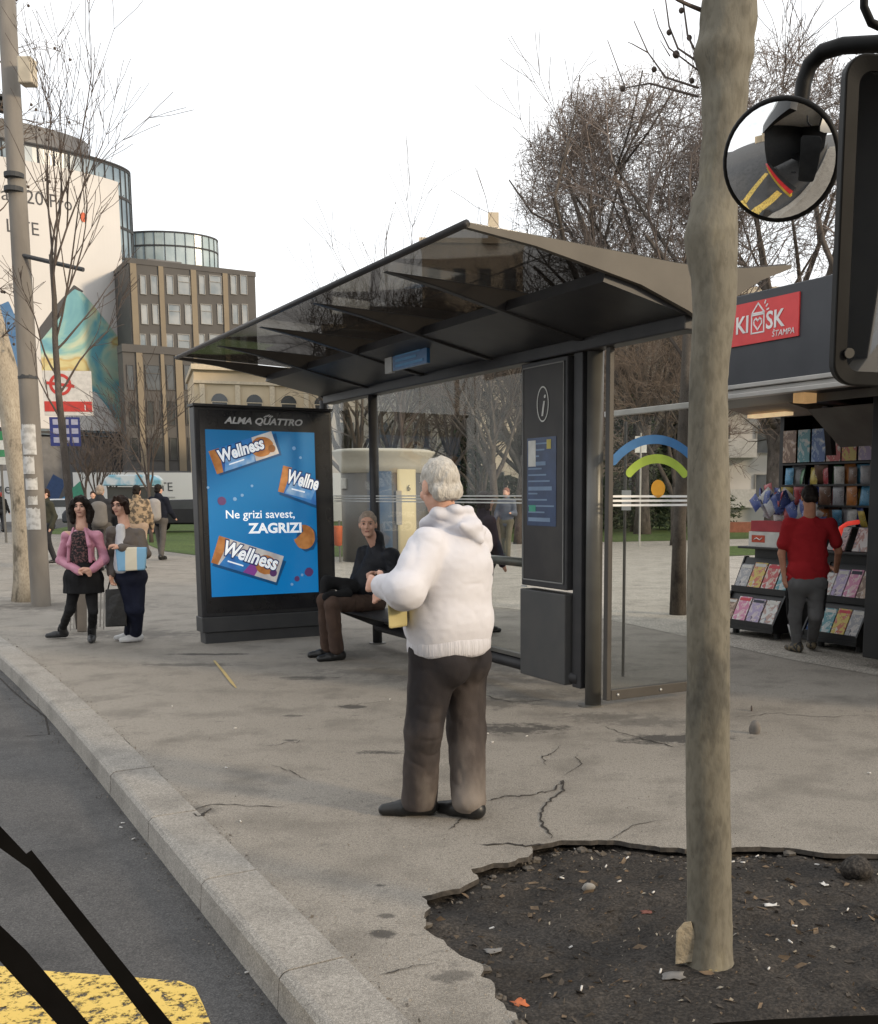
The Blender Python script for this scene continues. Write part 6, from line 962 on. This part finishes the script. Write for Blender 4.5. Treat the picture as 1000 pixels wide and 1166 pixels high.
walker('person in an olive coat walking half behind the concrete pole', 57, 644, 1.74, (-.6, -.8), olive, chg, hair_r, .18, 1.15); walker('person in dark clothes at the far left edge of the park', 4, 606, 1.74, (.2, 1), blk_c, chg, mat('red hat', (.22, .03, .03)), .15, 1.2, None); walker('distant man behind the women near the dark parked car', 109, 622, 1.72, (.5, -1), chg, chg, hair_r, .1)
walker('man in a blue grey shirt looking at his phone behind the shelter glass', 577, 636, 1.78, (-.4, -1), cloth('steel blue cloth', (.11, .125, .16)), cloth('khaki cloth', (.13, .12, .09)), mat('red brown hair', (.22, .09, .06)), .12, 1.0, None, group=None, arm=(1.0, .2)); walker('person in a plum jacket standing behind the glass by the white hoodie man', 552, 722, 1.62, (.75, .35), cloth('plum cloth', (.035, .025, .035), (.05, .035, .045)), blk_c, hair_r, .06, 1.12, None, group=None, res=.011, hstyle='bob')
walker('distant person in pale clothes by the houses beyond the lawn', 620, 603, 1.7, (1, .2), cloth('pale cloth', (.35, .3, .28)), chg, hair_d, .15, res=.02)

# ------------------------------------------------------------------ the bus: mirrors, wiper and the front it is seen from
TC0, SC0, _ = loc((0, 0, EYE)); SB_ = SC0 + .95; BT0, BT1 = TC0 - 1.75, TC0 + .85; bus = street_thing('bus', 'yellow city bus with red trim and dark front standing at the kerb', 'bus'); byl = mat('bus yellow', (.62, .40, .03), (.56, .36, .03), 2, .3, spec=.6); brd = mat('bus red', (.45, .03, .03), rough=.3)
MB().box((BT0, SB_ - .12, .12), (BT1, SB_, .56)).build('front_panel', byl, bus, bevel=.03); MB().box((BT0 - .01, SB_ - .13, .562), (BT1 + .01, SB_ + .01, .63)).build('red_trim', brd, bus); MB().box((BT0, SB_ - .30, .50), (BT1, SB_ - .13, .64)).build('dashboard', kbk, bus)
MB().box((BT0, SB_ - .15, 2.55), (BT1, SB_, 2.95)).build('header', kbk, bus); MB().box((BT0, SB_ - 9, 2.955), (BT1, SB_, 3.05)).build('roof', white, bus); MB().box((BT0, SB_ - 9, .3), (BT1, SB_ - 2.2, .35)).build('floor', kbk, bus); MB().box((BT1 - .06, SB_ - 9, .12), (BT1, SB_ - 1.6, 1.1)).build('side_panel', kbk, bus); MB().box((BT0, SB_ - 9, .12), (BT0 + .06, SB_ - .12, 2.95)).build('side_wall', kbk, bus); MB().box((BT0, SB_ - 4, .35), (BT1, SB_ - 3.9, 2.95)).build('bulkhead', kbk, bus)
MB().box((BT1 - .06, SB_ - 9, 2.3), (BT1, SB_ - 1.6, 2.95)).build('side_header', kbk, bus)
mgl = mat('mirror glass', (.86, .87, .87), (.84, .85, .85), 5, .015, metal=1.0, spec=.5); rub = mat('mirror rubber', (.008, .008, .008), (.013, .013, .013), 20, .55, spec=.15)
MY = 1.85; MCp = P(889, 183, MY); tocam = (Vector((0, 0, EYE)) - MCp).normalized(); aim = (tocam + Vector((-.19, .0, -.15))).normalized(); mr = thing('round_mirror', 'round convex bus mirror in a black rim on a bent arm at the upper right', 'mirror', MCp); Rm = 62.5 * MY / FPX
Mm = aim.to_track_quat('Z', 'Y').to_matrix(); q = MB(); n, k = 40, 10; curv = .16
vs = [(0, 0, 0)] + [tuple(Mm @ Vector((Rm * .93 * j / k * math.cos(2 * math.pi * i / n), Rm * .93 * j / k * math.sin(2 * math.pi * i / n), .012 - (curv - math.sqrt(max(curv ** 2 - (Rm * .93 * j / k) ** 2, 1e-6))) + .02))) for j in range(1, k + 1) for i in range(n)]; vs[0] = tuple(Mm @ Vector((0, 0, .032)))
q.add(vs, [(0, 1 + i, 1 + (i + 1) % n) for i in range(n)] + [(1 + (j - 1) * n + i, 1 + j * n + i, 1 + j * n + (i + 1) % n, 1 + (j - 1) * n + (i + 1) % n) for j in range(1, k) for i in range(n)]); q.build('mirror_glass', mgl, mr, True)
MB().tube([Mm @ Vector((Rm * .95 * math.cos(a), Rm * .95 * math.sin(a), -.002)) for a in np.linspace(0, 2 * math.pi, 49)], .0062, 10, cap=False).build('rim', rub, mr, True); MB().tube([Mm @ Vector((0, 0, zz)) for zz in (-.012, -.03, -.05)], [Rm * .97, Rm * .9, Rm * .4], 40).build('housing', rub, mr, True)
MB().tube([P(x, y, MY + .03 + d) - MCp for x, y, d in ((890, 150, .02), (912, 118, .02), (915, 95, .02), (922, 74, .02), (937, 59, .0), (960, 52, -.03), (1000, 50, -.07), (1080, 47, -.12))], .0135, 14).build('arm', rub, mr, True)
LY2 = 1.5; lm0 = P(1010, 250, LY2); lmr = thing('long_mirror', 'tall rectangular bus mirror in a thick black frame at the right edge', 'mirror', lm0)
nm_ = (Vector((.44, -.89, -.05)).normalized() - (lm0 - Vector((0, 0, EYE))).normalized()).normalized()      # turned to look back along the kerb
def onM(x, y): d = Vector(ray(x, y)); c = Vector((0, 0, EYE)); return c + d * ((lm0 - c).dot(nm_) / d.dot(nm_))
E4 = [onM(969, 62), onM(942, 436), onM(1085, 446), onM(1102, 66)]; ctr = sum(E4, Vector()) / 4; nrm = (E4[1] - E4[0]).cross(E4[2] - E4[0]).normalized(); nrm = nrm if nrm.dot(-ctr + Vector((0, 0, EYE))) > 0 else -nrm
def rrect(sc_, rr, n=8):
    X = (E4[3] - E4[0] + E4[2] - E4[1]) / 2; Yv = (E4[0] - E4[1] + E4[3] - E4[2]) / 2; w, h_ = X.length / 2 - sc_, Yv.length / 2 - sc_; X, Yv = X.normalized(), Yv.normalized(); out = []
    for sx, sy, a0 in ((1, 1, 0), (-1, 1, 90), (-1, -1, 180), (1, -1, 270)):
        for i in range(n + 1): a = R_(a0 + 90 * i / n); out.append(ctr + X * (sx * (w - rr) + rr * math.cos(a)) + Yv * (sy * (h_ - rr) + rr * math.sin(a)))
    return out
a, b = rrect(0, .03), rrect(.020, .018); n = len(a); back = [p - nrm * .018 for p in a]; q = MB(); q.add([p + nrm * .004 for p in a] + [p for p in b] + back, [(i, (i + 1) % n, n + (i + 1) % n, n + i) for i in range(n)] + [(i, 2 * n + i, 2 * n + (i + 1) % n, (i + 1) % n) for i in range(n)] + [tuple(range(2 * n, 3 * n))]); q.build('frame', rub, lmr, False, bevel=.003, off=lm0)
q = MB().add(rrect(.019, .018), [tuple(range(n))]); q.v = [tuple(Vector(p) - nrm * .003) for p in q.v]; q.build('mirror_glass', mgl, lmr, off=lm0); c_ = onM(966, 402); MB().tube([c_ + nrm * .002, c_ + nrm * .006], .007, 14).build('screw', gmet, lmr, off=lm0)
MB().tube([P(x, y, LY2 + .05) for x, y in ((984, -30), (984, 8), (992, 26), (1006, 32))], .006, 8).build('cable', rub, lmr, True, off=lm0)
wy = .80; wp = lambda x, y, d=0.0: P(x, y, wy + d); wi = thing('windscreen_wiper', 'black windscreen wiper arm and blade across the lower left corner', 'wiper', wp(100, 1060))
w0 = wp(100, 1060); MB().prism([(-22, 917), (30, 972), (36, 968), (212, 1185), (184, 1185), (34, 990), (-22, 950)], lambda a, b, w: tuple(wp(a, b, w)), -.006, .008).build('blade', rub, wi, off=w0); MB().prism([(-22, 1032), (30, 1082), (118, 1185), (82, 1185), (-22, 1070)], lambda a, b, w: tuple(wp(a, b, w)), -.008, .012).build('arm', rub, wi, off=w0)
lo_ = MB().prism([(796, 1180), (812, 1165), (880, 1160.5), (960, 1157), (1030, 1155), (1030, 1185)], lambda a, b, w: tuple(P(a, b, .78 + w)), -.02, .02).build('windscreen_seal', rub); tag(lo_, 'black rubber windscreen edge along the bottom right corner', 'windscreen seal')

db = thing('domed_building', 'cream domed building across the road seen only in the round mirror', 'building', (-62, -58, 0), R_(132)); MB().box((-22, 0, 0), (22, 14, 11)).build('wall', crm, db); MB().box((-8, -3, 0), (8, 0, 13)).build('porch', crs, db); MB().prism([(-9, 13), (9, 13), (0, 17)], lambda a, b, w: (a, w, b), -3.2, .2).build('pediment', crs, db)
for k in range(6): MB().tube([(-7 + 2.8 * k, -3.6, 0), (-7 + 2.8 * k, -3.6, 13)], .55, 12).build('column', crs, db)
MB().tube([(0, 7, 11), (0, 7, 17)], 5, 24).build('drum', crm, db); MB().ball((0, 7, 17), 5, 24, 12).build('dome', mat('dome grey', (.22, .26, .25)), db, True)
# ------------------------------------------------------------------ litter and stones
def soilp(x, y, dz=.0): g = G(x, y, -.05); return Vector((g.x, g.y, soil_z(g.x, g.y) + dz))
def scrap(name, label, cat, x, y, w, h_, m, rot=0.0, on_soil=True, group=None, curl=.3, n=5):
    p = soilp(x, y, .004) if on_soil else G(x, y, .004); q = MB(); vs = []
    for i in range(n):
        for j in range(n):
            a, b = i / (n - 1) - .5, j / (n - 1) - .5; zz = curl * w * (abs(noise3(np.array(a * 2.5 + x), np.array(b * 2.5 + y), np.array(.3)))) + curl * w * .4 * (a * a + b * b); e = 1 + .25 * noise3(np.array(a * 4 + y), np.array(b * 4 + x), np.array(2.)); vs.append((a * w * e * math.cos(rot) - b * h_ * e * math.sin(rot), a * w * e * math.sin(rot) + b * h_ * e * math.cos(rot), zz))
    q.add(vs, [(i * n + j, (i + 1) * n + j, (i + 1) * n + j + 1, i * n + j + 1) for i in range(n - 1) for j in range(n - 1)]); o = q.build(name, m, None, True); so_ = o.modifiers.new('thickness', 'SOLIDIFY'); so_.thickness = .0012; o.location = p; return tag(o, label, cat, group)
lw = mat('litter white', (.60, .58, .55)); lt2 = mat('litter tan', (.32, .25, .17), (.24, .18, .12), 12); lo2 = mat('litter orange', (.50, .14, .05)); lg = mat('litter grey', (.20, .19, .18), (.14, .13, .12), 12)
scrap('paper_scrap', 'crumpled white paper scrap on the soil right of the trunk', 'paper scrap', 877, 1036, .055, .026, lw, .1, curl=.35); scrap('paper_scrap', 'white scrap standing on the soil far right', 'paper scrap', 938, 1012, .022, .035, lw, .4, curl=.5); scrap('wrapper', 'orange and white wrapper at the lower left edge of the soil', 'wrapper', 592, 1152, .035, .05, lo2, .5, curl=.5); scrap('plastic_scrap', 'flat pale plastic scrap in the lower left of the soil', 'plastic scrap', 562, 1087, .06, .035, lg, .3, curl=.1); scrap('brick_chip', 'small reddish chip on the soil in the middle of the pit', 'chip', 736, 1045, .04, .022, mat('brick chip', (.16, .06, .045)), .2, curl=.3); scrap('wood_scrap', 'straw coloured scrap on the soil below the trunk', 'scrap', 810, 1118, .03, .04, mat('straw', (.36, .28, .12)), .2, curl=.3); scrap('plastic_scrap', 'grey ribbed scrap half buried below the trunk', 'plastic scrap', 766, 1128, .07, .05, lg, 0, curl=.15)
ch_ = MB().prism([(769, 1098), (792, 1095), (791, 1062), (787, 1049), (779, 1050), (770, 1060)], lambda a, b, w: tuple(P(a, b, TYn - .05 + w * .3) - P(781, 1075, TYn)), 0, .06).build('wood_chip', mat('pale wood', (.34, .29, .21), (.20, .17, .12), 14, .9, bump=.5, bscale=40), None, bevel=.002); ch_.location = P(781, 1075, TYn); tag(ch_, 'pale torn piece of wood leaning on the foot of the near trunk', 'wood piece')
def stone(label, x, y, r_, m, soil=True, cat='stone', sc_=(1, .75, .6), name='stone'):
    q = MB().ball((0, 0, 0), (r_ * sc_[0], r_ * sc_[1], r_ * sc_[2]), 12, 8); q.v = [tuple(Vector(v) * (1 + .28 * float(noise3(np.array(v[0] / r_ * 1.2 + x), np.array(v[1] / r_ * 1.2 + y), np.array(v[2] / r_ * 1.2))))) for v in q.v]; o = q.build(name, m, None, True); o.location = soilp(x, y, r_ * sc_[2] * .5) if soil else G(x, y, r_ * sc_[2] * .6); o.rotation_euler = (0, .2, x); return tag(o, label, cat)
stn = mat('stone grey', (.26, .245, .22), (.18, .17, .155), 20, .9); stone('grey stone on the soil left of the trunk', 669, 1019, .03, stn); stone('lump of earth at the far right of the soil', 975, 1002, .09, soilm, True, 'earth lump', name='earth_lump'); stone('broken lump of asphalt on the pavement right of the trunk', 860, 830, .06, mat('lump asphalt', (.17, .15, .13), (.12, .11, .1), 20, .9), False, 'asphalt lump', (.7, .5, .9), 'asphalt_lump'); stone('dark twisted leaf on the pavement above the asphalt lump', 856, 807, .035, twd, False, 'leaf', (.5, .2, .8), 'dry_leaf')
br_ = MB().ribbon([G(244, 752, .006), G(254, 764, .007), G(264, 777, .006), G(269, 783, .006)], [.02, .028, .028, .012]).build('straw_strip', mat('yellow straw', (.45, .34, .14))); tag(br_, 'thin yellow strip lying on the asphalt below the advertising box', 'strip')
dr = np.random.default_rng(21); cnt = 0
butt = MB().tube([(-.010, 0, 0), (.010, 0, 0)], .0036, 8).build('cigarette_end', lw, None, True); firstb = True
SPOTS = [(705, 1013), (714, 981), (846, 985), (862, 978), (744, 1024), (772, 1085), (662, 1142), (752, 1122), (655, 968), (900, 1075), (965, 1040), (834, 984), (905, 1052), (560, 1060), (690, 990), (875, 1118), (640, 1000), (930, 990), (650, 1080)]
for i, (x, y) in enumerate(SPOTS):
    o = butt if firstb else butt.copy()
    if not firstb: C.objects.link(o)
    firstb = False; o.location = soilp(x, y, .006); o.rotation_euler = (0, dr.normal(0, .25), dr.random() * 6.28); tag(o, 'pale cigarette end lying in the dark soil of the tree pit', 'cigarette end', 'cigarette ends in the soil')
o0 = None
for i, (x, y) in enumerate(((268, 829), (196, 804), (140, 937), (152, 955), (138, 942), (278, 1095), (282, 1107), (258, 874), (274, 935), (552, 862), (561, 845), (555, 835), (600, 838), (990, 880), (444, 796), (502, 784))):
    o = butt.copy(); C.objects.link(o); o.location = G(x, y, .005) if x > 160 and y < 1090 else G(x, y, -.125); o.rotation_euler = (0, 0, dr.random() * 6.28); tag(o, 'pale cigarette end lying on the grey asphalt', 'cigarette end', 'cigarette ends on the asphalt')
# crumbs of bark, leaves and gravel in the soil and along the kerb: nobody could count them
def debris(name, pts, m, lo, hi, seed):
    r_ = np.random.default_rng(seed); n = len(pts); c = np.array([tuple(p) for p in pts]); a = r_.normal(0, 1, (n, 3)) * [1, 1, .35]; b = r_.normal(0, 1, (n, 3)) * [1, 1, .35]; a /= np.linalg.norm(a, axis=1, keepdims=True); b /= np.linalg.norm(b, axis=1, keepdims=True); w = (lo + (hi - lo) * r_.random(n) ** 3)[:, None]
    V = np.stack([c - a * w, c + b * w * .6, c + a * w, c - b * w * .5 + [0, 0, .004]], 1).reshape(-1, 3); o = np_mesh(name, V, np.arange(4 * n).reshape(-1, 4), m, None, False); return struct(o, 'stuff')
pts = []
while len(pts) < 2600:
    x, y = x0 + 0, 0; X_ = min(p.x for p in fine) + dr.random() * (max(p.x for p in fine) - min(p.x for p in fine)); Y_ = min(p.y for p in fine) + dr.random() * (max(p.y for p in fine) - min(p.y for p in fine)); p = Vector((X_, Y_, 0))
    if Y_ > 2.7 and inside(p, fine): pts.append(Vector((X_, Y_, soil_z(X_, Y_) + .004)))
debris('soil_crumbs', pts[:1500], mat('crumb dark', (.035, .03, .026), (.085, .07, .055), 30, .95), .004, .022, 1); debris('dry_leaf_bits', pts[1500:2150], mat('crumb tan', (.17, .12, .075), (.10, .07, .045), 30, .95), .005, .034, 2); debris('pale_bits', pts[2150:2600], mat('crumb pale', (.30, .27, .22), (.20, .18, .15), 30, .95), .003, .016, 3)
edge = [p + Vector((dr.normal(-.02, .03), dr.normal(-.03, .03), -.045)) for p in fine[:-5] for _ in range(3)]; debris('edge_rubble', edge, mat('rubble', (.16, .14, .12), (.10, .088, .075), 20, .95), .006, .028, 4)
rbm = MB(); rr_ = np.random.default_rng(9)
for p in fine[:-5]:
    if rr_.random() < .55:
        r_ = .007 + .024 * rr_.random() ** 2.5; c = p + Vector((rr_.normal(0, .03), -abs(rr_.normal(.02, .03)), 0)); c.z = soil_z(c.x, c.y) + r_ * .3; b0 = len(rbm.v); rbm.ball(c, (r_, r_ * (.6 + .5 * rr_.random()), r_ * .55), 7, 5); rbm.v[b0:] = [tuple(Vector(v) + (Vector(v) - c) * rr_.normal(0, .14)) for v in rbm.v[b0:]]
struct(rbm.build('asphalt_rubble', mat('rubble lump', (.12, .107, .092), (.075, .066, .057), 20, .95)), 'stuff')
kp = [L(kerb_t(s) - .25 - abs(dr.normal(0, .05)), s, -.126) for s in -5 + 14 * dr.random(900)] + [L(kerb_t(s) + abs(dr.normal(0, .02)), s, .004) for s in -5 + 14 * dr.random(500)]; debris('kerb_grit', kp, mat('grit', (.10, .09, .08), (.20, .18, .155), 30, .95), .003, .010, 5)
pts = [G(dr.uniform(0, 1000), 700 + 460 * dr.random() ** .7, .004) for _ in range(5200)]; pts = [p for p in pts if not inside(p, fine) and loc(p)[0] > kerb_t(loc(p)[1]) + .02]; debris('pavement_grit', pts, mat('pavement grit', (.15, .135, .115), (.32, .29, .25), 3, .95), .0015, .006, 6)
